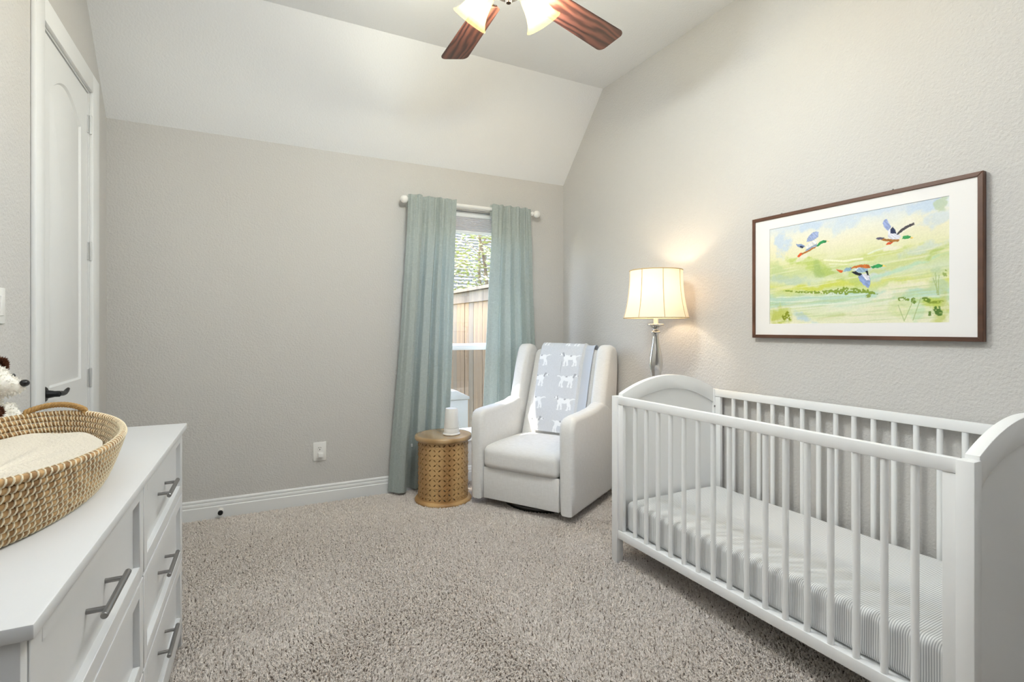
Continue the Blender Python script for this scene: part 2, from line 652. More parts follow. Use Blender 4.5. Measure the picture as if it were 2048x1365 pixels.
# carpet pile: real tufts instanced over the floor
def make_carpet():
    tm = MB()
    rnd = random.Random(3)
    for k in range(4):
        a = rnd.uniform(0, 2 * PI)
        lean = rnd.uniform(0.0015, 0.0055)
        h = rnd.uniform(0.009, 0.0145)
        w = rnd.uniform(0.0018, 0.0027)
        bx, by = rnd.uniform(-0.002, 0.002), rnd.uniform(-0.002, 0.002)
        ca, sa = math.cos(a), math.sin(a)
        vs = []
        for (z, q, rr) in ((0, 0, w), (h * 0.62, 0.45, w * 1.05), (h, 1.0, w * 0.45)):
            for j in range(3):
                b = a + 2 * PI * j / 3
                vs.append((bx + ca * lean * q + math.cos(b) * rr, by + sa * lean * q + math.sin(b) * rr, z))
        fs = []
        for i in range(2):
            for j in range(3):
                fs.append((i * 3 + j, i * 3 + (j + 1) % 3, i * 3 + 3 + (j + 1) % 3, i * 3 + 3 + j))
        fs.append((6, 7, 8))
        tm.add(vs, fs)
    me = bpy.data.meshes.new('tuft')
    me.from_pydata(tm.v, [], tm.f)
    m = mat('carpet_yarn', (186, 172, 160), 0.95, spec=0.1, sheen=0.2)
    n = m.node_tree.nodes
    l = m.node_tree.links
    oi = n.new('ShaderNodeObjectInfo')
    r = n.new('ShaderNodeValToRGB')
    r.color_ramp.elements[0].color = (*lin((224, 214, 205)), 1)
    r.color_ramp.elements[1].color = (*lin((247, 239, 231)), 1)
    l.new(oi.outputs['Random'], r.inputs['Fac'])
    l.new(r.outputs['Color'], n['Principled BSDF'].inputs['Base Color'])
    me.materials.append(m)
    rng = np.random.RandomState(5)
    x0, x1, y0, y1 = XL + 0.02, XR - 0.02, 0.0, YB - 0.02
    step = 0.0082
    nx, ny = int((x1 - x0) / step), int((y1 - y0) / step)
    gx, gy = np.meshgrid(x0 + step * (np.arange(nx) + 0.5), y0 + step * (np.arange(ny) + 0.5))
    gx = gx + rng.uniform(-0.0042, 0.0042, gx.shape)
    gy = gy + rng.uniform(-0.0042, 0.0042, gy.shape)
    keep = ~((gx < -0.30) & (gy < 2.25))
    pts = np.stack([gx[keep], gy[keep], np.zeros(keep.sum())], 1).astype(np.float32)
    pm = bpy.data.meshes.new('carpet_pile')
    pm.vertices.add(len(pts))
    pm.vertices.foreach_set('co', pts.ravel())
    # lie of the pile: brushed in soft patches, every tuft spun at random
    px_, py_ = pts[:, 0], pts[:, 1]
    k = len(pts)
    ta = 2 * PI * vnoise(px_ * 1.7 + 5, py_ * 1.7 + 9, 81) * 1.6
    tm_ = 0.10 + 0.40 * vnoise(px_ * 3.1 + 2, py_ * 3.1 + 4, 82)
    tx = tm_ * np.cos(ta) + rng.uniform(-0.38, 0.38, k)
    ty = tm_ * np.sin(ta) + rng.uniform(-0.38, 0.38, k)
    tl = np.hypot(tx, ty) + 1e-9
    ax, ay = tx / tl, ty / tl
    sp = rng.uniform(0, 2 * PI, k)
    c1, s1, c2, s2 = np.cos(tl), np.sin(tl), np.cos(sp), np.sin(sp)
    t1 = 1 - c1
    r00, r01 = c1 + ax * ax * t1, ax * ay * t1
    r10, r11 = ax * ay * t1, c1 + ay * ay * t1
    r20, r21, r22 = -ay * s1, ax * s1, c1
    m00, m10, m20 = r00 * c2 + r01 * s2, r10 * c2 + r11 * s2, r20 * c2 + r21 * s2
    m21, m22 = -r20 * s2 + r21 * c2, r22
    rot = np.stack([np.arctan2(m21, m22), -np.arcsin(np.clip(m20, -1, 1)), np.arctan2(m10, m00)], 1).astype(np.float32)
    at = pm.attributes.new('lie', 'FLOAT_VECTOR', 'POINT')
    at.data.foreach_set('vector', rot.ravel())
    o = bpy.data.objects.new('carpet_pile', pm)
    C.objects.link(o)
    ng = bpy.data.node_groups.new('carpet_pile', 'GeometryNodeTree')
    ng.interface.new_socket('Geometry', in_out='INPUT', socket_type='NodeSocketGeometry')
    ng.interface.new_socket('Geometry', in_out='OUTPUT', socket_type='NodeSocketGeometry')
    N, L = ng.nodes, ng.links
    gi, go = N.new('NodeGroupInput'), N.new('NodeGroupOutput')
    # the tuft mesh lives in an object kept out of the scene
    to = bpy.data.objects.new('tuft', me)
    info = N.new('GeometryNodeObjectInfo')
    info.inputs['Object'].default_value = to
    info.inputs['As Instance'].default_value = True
    ip = N.new('GeometryNodeInstanceOnPoints')
    rv = N.new('GeometryNodeInputNamedAttribute')
    rv.data_type = 'FLOAT_VECTOR'
    rv.inputs['Name'].default_value = 'lie'
    rs = N.new('FunctionNodeRandomValue')
    rs.data_type = 'FLOAT'
    rs.inputs[2].default_value = 0.75
    rs.inputs[3].default_value = 1.25
    L.new(gi.outputs[0], ip.inputs['Points'])
    L.new(info.outputs['Geometry'], ip.inputs['Instance'])
    L.new(rv.outputs[0], ip.inputs['Rotation'])
    L.new(rs.outputs[1], ip.inputs['Scale'])
    L.new(ip.outputs[0], go.inputs[0])
    md = o.modifiers.new('pile', 'NODES')
    md.node_group = ng
    tag(o, 'beige cut pile carpet covering the whole bedroom floor', 'carpet', kind='stuff')


make_carpet()

# ------------------------------------------------------------------ window
win = bpy.data.objects.new('window_1', None)
win.location = (1.56, YB, 0)
C.objects.link(win)
struct(win)
hw = (WX1 - WX0) / 2
fy0, fy1 = 0.075, 0.13
zr = 1.045          # meeting rail
m_ = MB()
for x0, x1 in ((-hw, -hw + 0.035), (hw - 0.035, hw)):
    m_.box(x0, x1, fy0, fy1, WZ0, WZ1, 0.003)
m_.box(-hw + 0.035, hw - 0.035, fy0, fy1, WZ0, WZ0 + 0.035, 0.003)
m_.box(-hw + 0.035, hw - 0.035, fy0, fy1, WZ1 - 0.06, WZ1, 0.003)
m_.build('window_frame', M['vinyl'], win)
for nm, za, zb, ya, gm in (('sash', zr - 0.005, WZ1 - 0.06, 0.100, 'glass'), ('sash', WZ0 + 0.035, zr + 0.02, 0.080, 'screen')):
    m_ = MB()
    w = 0.038
    m_.box(-hw + 0.035, -hw + 0.035 + w, ya, ya + 0.022, za, zb, 0.003)
    m_.box(hw - 0.035 - w, hw - 0.035, ya, ya + 0.022, za, zb, 0.003)
    m_.box(-hw + 0.035 + w, hw - 0.035 - w, ya, ya + 0.022, za, za + w, 0.003)
    m_.box(-hw + 0.035 + w, hw - 0.035 - w, ya, ya + 0.022, zb - w, zb, 0.003)
    so = m_.build(nm, M['vinyl'], win)
    g = MB()
    g.box(-hw + 0.035 + w, hw - 0.035 - w, ya + 0.009, ya + 0.013, za + w, zb - w)
    g.build('pane', M[gm], so, angle=0)
m_ = MB()
m_.box(-hw - 0.03, hw + 0.03, -0.035, 0.0, WZ0 - 0.004, WZ0 + 0.02, 0.005)
m_.box(-hw + 0.001, hw - 0.001, 0.0, 0.078, WZ0 + 0.001, WZ0 + 0.02, 0.002)
m_.build('window_sill', M['trim'], win)

bl = thing('window_blind', (1.56, YB + 0.035, 1.95), 'raised white fabric blind bunched at the top of the window', 'blind')
bz = -1.95
m_ = MB()
m_.box(-hw + 0.01, hw - 0.01, -0.022, 0.022, 2.072 + bz, 2.113 + bz, 0.004)
m_.build('head_rail', M['vinyl'], bl)
m_ = MB()
for k in range(9):
    z = 1.968 + 0.0115 * k + bz
    m_.prism([(-0.018, z), (-0.023, z + 0.0057), (-0.018, z + 0.0114), (0.018, z + 0.0114), (0.023, z + 0.0057), (0.018, z)], 'x', -hw + 0.014, hw - 0.014)
m_.build('folded_cells', M['shade_cell'], bl, angle=0)
m_ = MB()
m_.box(-hw + 0.012, hw - 0.012, -0.022, 0.022, 1.948 + bz, 1.967 + bz, 0.004)
m_.build('bottom_rail', M['vinyl'], bl)

# ------------------------------------------------------------------ door
door = bpy.data.objects.new('door_1', None)
door.location = (XL, 3.025, 0)
C.objects.link(door)
struct(door)
dy0, dy1 = DY0 + 0.022 - 3.025, DY1 - 0.022 - 3.025


def panel_ring(m_, outline, x_face, x_in, w=0.022):
    """routed moulding: groove that runs round the outline, centre raised back"""
    cy = sum(p[0] for p in outline) / len(outline)
    cz = sum(p[1] for p in outline) / len(outline)
    n = len(outline)

    def inset(d):
        res = []
        for i in range(n):
            a, b, c = Vector(outline[i - 1]), Vector(outline[i]), Vector(outline[(i + 1) % n])
            e1, e2 = (b - a).normalized(), (c - b).normalized()
            n1, n2 = Vector((-e1.y, e1.x)), Vector((-e2.y, e2.x))
            nn = (n1 + n2)
            nn = nn / max(0.25, nn.dot(n1))
            res.append(b + nn * d)
        return res
    loops = [(0, x_face), (w * 0.35, x_in), (w * 0.7, x_in), (w * 1.7, x_face - 0.002)]
    vs, fs = [], []
    for d, x in loops:
        for p in inset(d):
            vs.append((x, p[0], p[1]))
    for k in range(len(loops) - 1):
        for i in range(n):
            fs.append((k * n + i, k * n + (i + 1) % n, (k + 1) * n + (i + 1) % n, (k + 1) * n + i))
    fs.append(tuple((len(loops) - 1) * n + i for i in range(n)))
    m_.add(vs, fs)


def door_face():
    xf_ = -0.004      # front face of the slab
    py0, py1 = dy0 + 0.118, dy1 - 0.118
    up = [(py0, 0.95), (py1, 0.95), (py1, 2.20)]
    k = 14
    for i in range(1, k):
        s = i / k
        up.append((py1 + (py0 - py1) * s, 2.20 + 0.10 * math.sin(PI * s)))
    up.append((py0, 2.20))
    lo = [(py0, 0.24), (py1, 0.24), (py1, 0.80), (py0, 0.80)]
    bm = bmesh.new()
    # face with two holes via triangle fill
    loops = [[(dy0, 0.012), (dy1, 0.012), (dy1, DZ - 0.024), (dy0, DZ - 0.024)], up, lo]
    edges = []
    for lp in loops:
        vv = [bm.verts.new((xf_, p[0], p[1])) for p in lp]
        for i in range(len(vv)):
            edges.append(bm.edges.new((vv[i], vv[(i + 1) % len(vv)])))
    bmesh.ops.triangle_fill(bm, use_beauty=True, use_dissolve=False, edges=edges)
    m_ = MB()
    m_.from_bm(bm)
    panel_ring(m_, up, xf_, xf_ - 0.009)
    panel_ring(m_, lo, xf_, xf_ - 0.009)
    # edges and back of the slab
    a, b, c, d = (dy0, 0.012), (dy1, 0.012), (dy1, DZ - 0.024), (dy0, DZ - 0.024)
    vs = [(xf_, *p) for p in (a, b, c, d)] + [(xf_ - 0.036, *p) for p in (a, b, c, d)]
    m_.add(vs, [(0, 1, 5, 4), (1, 2, 6, 5), (2, 3, 7, 6), (3, 0, 4, 7), (4, 5, 6, 7)])
    return m_


door_face().build('door_slab', M['door'], door, angle=25, weld=True)
for z in (0.28, 0.945, 1.60, 2.255):
    m_ = MB()
    for k in range(3):
        m_.lathe([(0.0065, z - 0.045 + k * 0.0305), (0.0065, z - 0.045 + k * 0.0305 + 0.028)], 12, T(0.006, dy1 + 0.011, 0))
    m_.box(-0.004, 0.0015, dy1 - 0.012, dy1 + 0.022, z - 0.045, z + 0.045)
    m_.lathe([(0.0045, z - 0.050), (0.007, z - 0.047), (0.007, z + 0.047), (0.0045, z + 0.050)], 10, T(0.006, dy1 + 0.011, 0))
    m_.build('hinge', M['hinge'], door)
hy = 2.722 - 3.025
m_ = MB()
m_.lathe([(0.031, 0), (0.031, 0.006), (0.027, 0.011), (0.017, 0.013), (0.014, 0.03), (0.0125, 0.036), (0.0125, 0.052), (0.010, 0.054)], 24,
         T(-0.004, hy, 0.932) @ Rot(PI / 2, 'Y'))
m_.tube([(0.046, hy - 0.005, 0.932), (0.047, hy + 0.02, 0.932), (0.048, hy + 0.045, 0.929), (0.048, hy + 0.07, 0.929), (0.049, hy + 0.09, 0.936), (0.05, hy + 0.105, 0.942)],
        [0.010, 0.0105, 0.010, 0.009, 0.0085, 0.006], 12)
m_.build('door_handle', M['black'], door)

# door casing and jamb
m_ = MB()
cw = 0.10
m_.box(XL, XL + 0.018, DY0 - cw + 0.012, DY0 + 0.012, 0, DZ + cw - 0.012, 0.005)
m_.box(XL, XL + 0.018, DY1 - 0.012, DY1 + cw + 0.012, 0, DZ + cw - 0.012, 0.005)
m_.box(XL, XL + 0.018, DY0 + 0.012, DY1 - 0.012, DZ - 0.012, DZ + cw - 0.012, 0.005)
m_.box(XL - 0.12, XL + 0.001, DY0, DY0 + 0.02, 0, DZ - 0.02)
m_.box(XL - 0.12, XL + 0.001, DY1 - 0.02, DY1, 0, DZ - 0.02)
m_.box(XL - 0.12, XL + 0.001, DY0, DY1, DZ - 0.02, DZ)
m_.box(XL - 0.075, XL - 0.045, DY0 + 0.02, DY0 + 0.034, 0, DZ - 0.02)
m_.box(XL - 0.075, XL - 0.045, DY1 - 0.034, DY1 - 0.02, 0, DZ - 0.02)
m_.box(XL - 0.075, XL - 0.045, DY0 + 0.02, DY1 - 0.02, DZ - 0.034, DZ - 0.02)
struct(m_.build('trim_1', M['trim']))

# ------------------------------------------------------------------ outdoors (seen through the window)
GZ = -0.2
m_ = MB()
m_.box(-9, 16, YB + WT, 22, GZ - 0.1, GZ)
struct(m_.build('ground', M['grass'], angle=0))

FX = 2.55
ftop = 1.70
fence = thing('board_fence', (FX, 4.2, GZ), 'weathered cedar board fence with a top cap outside the window', 'fence')
bw = 0.142
protos = []
rng = random.Random(11)
for k in range(40):
    if k < 6:
        q = MB()
        q.box(-0.009, 0.009, 0, bw - 0.004, 0.02, ftop - GZ - 0.03, 0.002, 1)
        protos.append(q.build('fence_board', M['fence'] if k % 3 else M['fence2'], fence))
        b_ = protos[-1]
    else:
        b_ = dup(protos[rng.randrange(6)], fence)
    b_.location = (rng.uniform(-0.004, 0.004), k * bw, 0)
m_ = MB()
m_.box(-0.075, 0.075, -0.02, 40 * bw, ftop - GZ - 0.03, ftop - GZ + 0.01, 0.004, 1)
m_.build('cap_rail', M['fence2'], fence)
m_ = MB()
m_.box(-0.034, -0.013, -0.02, 40 * bw, ftop - GZ - 0.17, ftop - GZ - 0.031, 0.003, 1)
m_.build('trim_board', M['fence2'], fence)
for z in (0.35, 0.95, 1.55):
    m_ = MB()
    m_.box(0.012, 0.05, 0, 40 * bw, z, z + 0.088, 0.002, 1)
    m_.build('stringer', M['fence'], fence)

ub = thing('peaked_box', (1.74, 4.86, GZ), 'unidentified white box shape with a peaked lid by the fence', 'box')
m_ = MB()  # plain peaked box standing in for an unidentified pale shape outside
m_.box(-0.17, 0.17, -0.20, 0.20, 0.0, 0.71, 0.01)
m_.build('body', M['box'], ub)
m_ = MB()
m_.prism([(-0.18, 0.711), (0.18, 0.711), (0.18, 0.735), (0.05, 0.80), (-0.05, 0.80), (-0.18, 0.735)], 'y', -0.21, 0.21, 0.006)
m_.build('lid', M['box'], ub)

# neighbour's house with courses of shingles
nh = thing('neighbor_house', (6.6, 16.4, GZ), 'neighboring house with a grey shingled roof behind the fence', 'house', rz=PI / 2)
m_ = MB()
m_.box(-1.6, 3.0, -6, 6, 0, 2.3)
m_.build('wall', M['siding'], nh, angle=0)
m_ = MB()
nc = 26
for i in range(nc):
    s0, s1 = i / nc, (i + 1) / nc
    x0, x1 = -2.1 + 3.6 * s0, -2.1 + 3.6 * s1 + 0.03
    z0, z1 = 2.15 + 3.2 * s0, 2.15 + 3.2 * s1
    y = -6.4
    off = rng.uniform(0, 0.3)
    while y < 6.4:
        wv = rng.uniform(0.25, 0.38)
        h = 0.050 + rng.uniform(-0.008, 0.012)
        y2 = min(y + wv, 6.4)
        vs = [(x0, y, z0), (x0, y2 - 0.01, z0), (x1, y2 - 0.01, z1), (x1, y, z1), (x0 - 0.012, y, z0 + h), (x0 - 0.012, y2 - 0.01, z0 + h), (x1, y2 - 0.01, z1 + 0.012), (x1, y, z1 + 0.012)]
        m_.add(vs, [(0, 1, 5, 4), (4, 5, 6, 7), (0, 4, 7, 3), (1, 2, 6, 5)])
        y += wv
rs_ = m_.build('roof_shingles', M['shingle'], nh, angle=0)
rs_['kind'] = 'stuff'
m_ = MB()
m_.prism([(-2.12, 2.10), (1.5, 5.30), (5.1, 2.10)], 'y', -6.4, 6.4)
m_.build('roof_deck', M['shingle'], nh, angle=0)


def tree(name, loc, label, seed, nst=6, h=3.6, spread=1.0, nleaf=5200):
    rnd = random.Random(seed)
    root = thing(name, loc, label, 'tree')
    tips = []
    for k in range(nst):
        a = 2 * PI * k / nst + rnd.uniform(-0.3, 0.3)
        path, rad = [], []
        p = Vector((0.05 * math.cos(a), 0.05 * math.sin(a), 0))
        d = Vector((0.16 * math.cos(a), 0.16 * math.sin(a), 1)).normalized()
        r0 = rnd.uniform(0.06, 0.085)
        nn = 9
        for i in range(nn):
            path.append(p.copy())
            rad.append(r0 * (1 - 0.8 * i / (nn - 1)))
            d = (d + Vector((rnd.uniform(-0.13, 0.13) + 0.035 * math.cos(a), rnd.uniform(-0.13, 0.13) + 0.035 * math.sin(a), 0.05))).normalized()
            p = p + d * (h * 0.82 / (nn - 1))
        MB().tube(path, rad, 8).build('trunk', M['bark'], root)
        bm_ = MB()
        for i in range(3, nn):
            for q in range(3):
                bd = Vector((rnd.uniform(-1, 1), rnd.uniform(-1, 1), rnd.uniform(0.1, 0.9))).normalized()
                L = rnd.uniform(0.35, 0.8) * spread
                b0 = path[i]
                pts = [b0, b0 + bd * L * 0.5 + Vector((rnd.uniform(-0.06, 0.06), rnd.uniform(-0.06, 0.06), 0.03)), b0 + bd * L]
                bm_.tube(pts, [0.012, 0.008, 0.003], 5)
                tips += [pts[1], pts[2], pts[2]]
        bo = bm_.build('twigs', M['bark'], root)
        bo['kind'] = 'stuff'
    lm = MB()
    for k in range(nleaf):
        c = rnd.choice(tips) + Vector((rnd.gauss(0, 0.16), rnd.gauss(0, 0.16), rnd.gauss(0, 0.14)))
        s = rnd.uniform(0.035, 0.065)
        q = Matrix.Rotation(rnd.uniform(0, 6.28), 3, 'Z') @ Matrix.Rotation(rnd.uniform(-1, 1), 3, 'X')
        vs = [c + q @ Vector(v) for v in ((-s, 0, 0), (0, -s * 0.5, 0.004), (s, 0, 0), (0, s * 0.5, 0.004))]
        lm.add(vs, [(0, 1, 2, 3)])
    lo = lm.build('foliage', M['leaf'], root, angle=0)
    lo['kind'] = 'stuff'
    return root


tree('yard_tree', (4.5, 9.6, GZ), 'multi stemmed pale barked tree right behind the fence', 4, 7, 4.3, nleaf=5000)
tree('yard_tree', (7.4, 12.6, GZ), 'leafy small tree farther back beside the neighboring roof', 9, 5, 4.2)

# ------------------------------------------------------------------ curtain rod and curtains
RY = YB - 0.085
RZ = 2.132
rod = thing('curtain_rod', (1.555, RY, RZ), 'white curtain rod with round ball finials above the window', 'curtain rod')
m_ = MB()
m_.tube([(-0.515, 0, 0), (0.515, 0, 0)], 0.0125, 16)
m_.build('pole', M['white_plastic'], rod)
for s in (-1, 1):
    m_ = MB()
    xf = T(s * 0.515, 0, 0) @ Rot(s * PI / 2, 'Y')
    pr = [(0.0125, -0.012), (0.017, -0.010), (0.017, -0.002), (0.011, 0.004), (0.011, 0.008)]
    for i in range(1, 13):
        a = PI * (0.12 + 0.88 * i / 12)
        pr.append((max(0.0005, 0.029 * math.sin(a)), 0.034 - 0.029 * math.cos(a)))
    m_.lathe(pr, 24, xf)
    m_.build('finial', M['white_plastic'], rod)
    m_ = MB()
    m_.box(s * 0.49 - 0.012, s * 0.49 + 0.012, 0.079, 0.0845, -0.045, 0.03, 0.002)
    m_.tube([(s * 0.49, 0.08, -0.018), (s * 0.49, 0.03, -0.022), (s * 0.49, 0.0, -0.018)], 0.006, 8)
    m_.box(s * 0.49 - 0.006, s * 0.49 + 0.006, -0.012, 0.012, -0.019, -0.013, 0.002)
    m_.build('bracket', M['white_plastic'], rod)


def smooth_interp(xs, ys, s):
    for i in range(len(xs) - 1):
        if s <= xs[i + 1]:
            t = (s - xs[i]) / (xs[i + 1] - xs[i])
            t = t * t * (3 - 2 * t)
            return ys[i] + (ys[i + 1] - ys[i]) * t
    return ys[-1]


def curtain(x_top, x_bot, zbot, fx, fy, label, seed, yb=0.050):
    cx = (x_top[0] + x_top[1]) / 2
    root = thing('curtain', (cx, RY, 0), label, 'curtain', group='teal curtains at the window')
    ztop = RZ + 0.032
    rnd = random.Random(seed)
    ph = [rnd.uniform(0, 6.28) for _ in range(4)]

    def fn(u, v):
        z = ztop + (zbot - ztop) * v
        g = smooth_interp([0, 0.06, 0.35, 1.0], [0.0, 0.10, 0.55, 1.0], v)
        x = x_top[0] + (x_top[1] - x_top[0]) * u
        xb = x_bot[0] + (x_bot[1] - x_bot[0]) * u
        k = v ** 1.15
        x = x + (xb - x) * k
        f = smooth_interp(fx, fy, u)
        amp = 0.011 + 0.024 * g
        y = -0.030 + yb * g + amp * f
        # gathered ruching at the rod pocket
        gath = (1 - smooth_interp([0, 0.05, 0.16, 1], [0, 0.1, 1, 1], v))
        y += 0.0055 * gath * (math.sin(u * 46 + ph[0]) + 0.6 * math.sin(u * 83 + ph[3]))
        z += 0.004 * (1 - v) ** 8 * math.sin(u * 31 + ph[3])
        y += 0.0025 * math.sin(u * 19 + v * 3 + ph[1]) * g
        x += 0.003 * math.sin(v * 7 + u * 5 + ph[2])
        y = min(y, 0.066)
        if v < 0.045:
            y = min(y, -0.0155)
        return (x - cx, y, z)
    m_ = MB()
    m_.grid(fn, 150, 90)
    o = m_.build('panel', M['curtain'], root, angle=0)
    o.data.shade_smooth()
    sm = o.modifiers.new('cloth', 'SOLIDIFY')
    sm.thickness = 0.0022
    sm.offset = 1
    # back of the rod pocket
    m_ = MB()

    def pk(u, v):
        x, y, z = fn(u, v * 0.04)
        return (x, 0.0155 + 0.003 * math.sin(u * 40), z)
    m_.grid(pk, 80, 3)
    m_.build('rod_pocket', M['curtain'], root, angle=80)
    # bottom hem
    m_ = MB()

    def hem(u, v):
        x, y, z = fn(u, 1.0 - 0.045 * v)
        return (x, y - 0.0035, z)
    m_.grid(hem, 120, 4)
    m_.build('hem', M['curtain'], root, angle=80)
    return root


curtain((1.035, 1.395), (0.90, 1.335), 0.03,
        [0, 0.05, 0.12, 0.20, 0.255, 0.30, 0.36, 0.42, 0.55, 0.60, 0.66, 0.72, 0.765, 0.84, 0.92, 1.0],
        [0.7, -0.5, -1.7, -1.9, -1.3, 1.5, 1.2, -0.4, -0.1, 1.0, -0.9, -0.7, 1.0, -0.2, 0.5, -0.5],
        'left teal linen curtain hanging beside the carved side table', 1)
curtain((1.690, 2.040), (1.615, 2.16), 0.03,
        [0, 0.10, 0.22, 0.29, 0.36, 0.46, 0.51, 0.58, 0.68, 0.74, 0.80, 0.88, 0.93, 1.0],
        [-0.2, -0.8, -0.4, 0.95, -0.7, -0.9, 0.95, -0.6, -0.2, 1.1, -0.9, -0.4, 1.1, 0.2],
        'right teal linen curtain hanging behind the white armchair', 2, 0.064)

# ------------------------------------------------------------------ wall fittings
ol = thing('wall_outlet', (0.44, YB, 0.357), 'white duplex outlet plate low on the left part of the back wall', 'outlet')
m_ = MB()
m_.box(-0.042, 0.042, -0.006, 0.0, -0.064, 0.064, 0.003)
m_.build('cover_plate', M['white_plastic'], ol)
for z in (0.021, -0.021):
    m_ = MB()
    m_.lathe([(0.0175, 0), (0.0175, 0.002), (0.0165, 0.003)], 20, T(0, -0.0058, z) @ Rot(PI / 2, 'X'))
    so = m_.build('socket', M['white_plastic'], ol)
    if z > 0:
        m_ = MB()
        for x, hh in ((-0.006, 0.0045), (0.006, 0.0038)):
            m_.box(x - 0.0012, x + 0.0012, -0.0094, -0.0086, z + 0.005 - hh, z + 0.005 + hh)
        m_.lathe([(0.0032, 0), (0.0032, 0.0008)], 10, T(0, -0.0087, z - 0.008) @ Rot(PI / 2, 'X'))
        m_.build('slots', M['slot'], so, angle=0)
pl = thing('plug_adapter', (0.444, YB - 0.0095, 0.336), 'small white plug adapter pushed into the lower socket of the outlet', 'plug')
m_ = MB()
m_.box(-0.017, 0.017, -0.028, 0.0, -0.015, 0.015, 0.004)
m_.build('plug_body', M['white_plastic'], pl)

sw = thing('light_switch', (XL, 2.29, 1.275), 'white light switch plate on the wall left of the door', 'light switch')
m_ = MB()
m_.box(0, 0.006, -0.036, 0.036, -0.06, 0.06, 0.003)
m_.build('switch_plate', M['white_plastic'], sw)
m_ = MB()
m_.box(0.006, 0.011, -0.016, 0.016, -0.033, 0.033, 0.002, xf=Rot(0.04, 'Y'))
m_.build('rocker', M['white_plastic'], sw)

ds = thing('door_stop', (-0.15, YB - 0.0165, 0.052), 'small round black tipped door stop on the back baseboard', 'door stop')
m_ = MB()
m_.lathe([(0.016, 0), (0.016, 0.003), (0.008, 0.006), (0.006, 0.010), (0.006, 0.040)], 16, Rot(PI / 2, 'X'))
m_.build('stem', M['white_plastic'], ds)
m_ = MB()
m_.lathe([(0.013, 0.040), (0.0145, 0.043), (0.0145, 0.055), (0.012, 0.060)], 18, Rot(PI / 2, 'X'))
m_.build('rubber_tip', M['rubber'], ds)

# ------------------------------------------------------------------ dresser
drs = thing('dresser', (-0.231, 0.824, 0), 'long white six drawer dresser with grey bar handles along the left wall', 'dresser', rz=-R(1.04))
DD, DL, DH = 0.475, 1.486, 0.84
fx = -0.013
m_ = MB()
m_.box(-DD, 0, 0, DL, DH - 0.020, DH, 0.003)
m_.build('top', M['dresser'], drs)
for y0 in (0.008, DL - 0.030):
    m_ = MB()
    m_.box(-DD + 0.006, fx - 0.002, y0, y0 + 0.022, 0.0, DH - 0.0205, 0.002)
    m_.build('side_panel', M['dresser'], drs)
m_ = MB()
m_.box(-DD + 0.006, -DD + 0.016, 0.030, DL - 0.030, 0.06, DH - 0.0205)
m_.build('back_panel', M['dresser'], drs, angle=0)
m_ = MB()
m_.box(fx - 0.022, fx - 0.004, 0.030, DL - 0.030, 0.055, 0.098, 0.002)
m_.build('bottom_rail', M['dresser'], drs)
ymid = DL / 2
m_ = MB()
m_.box(fx - 0.4, fx - 0.022, ymid - 0.009, ymid + 0.009, 0.06, DH - 0.0205)
m_.build('divider', M['dresser'], drs, angle=0)
dw = (DL - 0.060 - 0.012) / 2
rows = [(0.588, 0.816), (0.348, 0.582), (0.106, 0.342)]


def drawer_front(w, h):
    m_ = MB()
    b, rec = 0.040, 0.014
    # front rails and stiles with a recessed panel; y 0..w, z 0..h
    m_.box(-0.018, 0, 0, b, 0, h, 0.0012, 1)
    m_.box(-0.018, 0, w - b, w, 0, h, 0.0012, 1)
    m_.box(-0.018, 0, b, w - b, 0, b * 0.85, 0.0012, 1)
    m_.box(-0.018, 0, b, w - b, h - b * 0.85, h, 0.0012, 1)
    m_.box(-0.018, -rec, b - 0.002, w - b + 0.002, b * 0.85 - 0.002, h - b * 0.85 + 0.002)
    # drawer box behind
    m_.box(-0.40, -0.0185, 0.012, w - 0.012, 0.014, h - 0.03)
    return m_


def pull():
    m_ = MB()
    m_.tube([(0.018, -0.092, 0), (0.018, -0.0905, 0), (0.018, 0.0905, 0), (0.018, 0.092, 0)], [0.0048, 0.006, 0.006, 0.0048], 16)
    for s in (-1, 1):
        m_.tube([(-0.0145, s * 0.062, 0), (0.018, s * 0.062, 0)], 0.0048, 12)
    return m_


pull_o = None
for ci, y0 in enumerate((0.031, ymid + 0.004)):
    for (z0, z1) in rows:
        d = drawer_front(dw, z1 - z0).build('drawer', M['dresser'], drs)
        d.location = (fx, y0, z0)
        if pull_o is None:
            pull_o = pull().build('handle', M['nickel'], d)
            hndl = pull_o
        else:
            hndl = dup(pull_o, d)
        hndl.location = (0, dw / 2, (z1 - z0) / 2)

# ------------------------------------------------------------------ changing basket on the dresser
bk = thing('changing_basket', (-0.475, 1.42, DH + 0.0035), 'oval woven seagrass changing basket with white stitching on the dresser', 'basket')
NCOIL = 9
ch = 0.0125
BA, BB = 0.385, 0.178       # base half axes (Y, X)


def rim_lift(th):
    # the ends of the basket rise a little
    return 0.014 * abs(math.sin(th)) ** 3


def coil_pt(i, th):
    f = i / (NCOIL - 1)
    gx_, gy_ = BB + 0.038 * f ** 0.8, BA + 0.042 * f ** 0.8
    return Vector((gx_ * math.cos(th), gy_ * math.sin(th), 0.0068 + ch * i + rim_lift(th) * f))


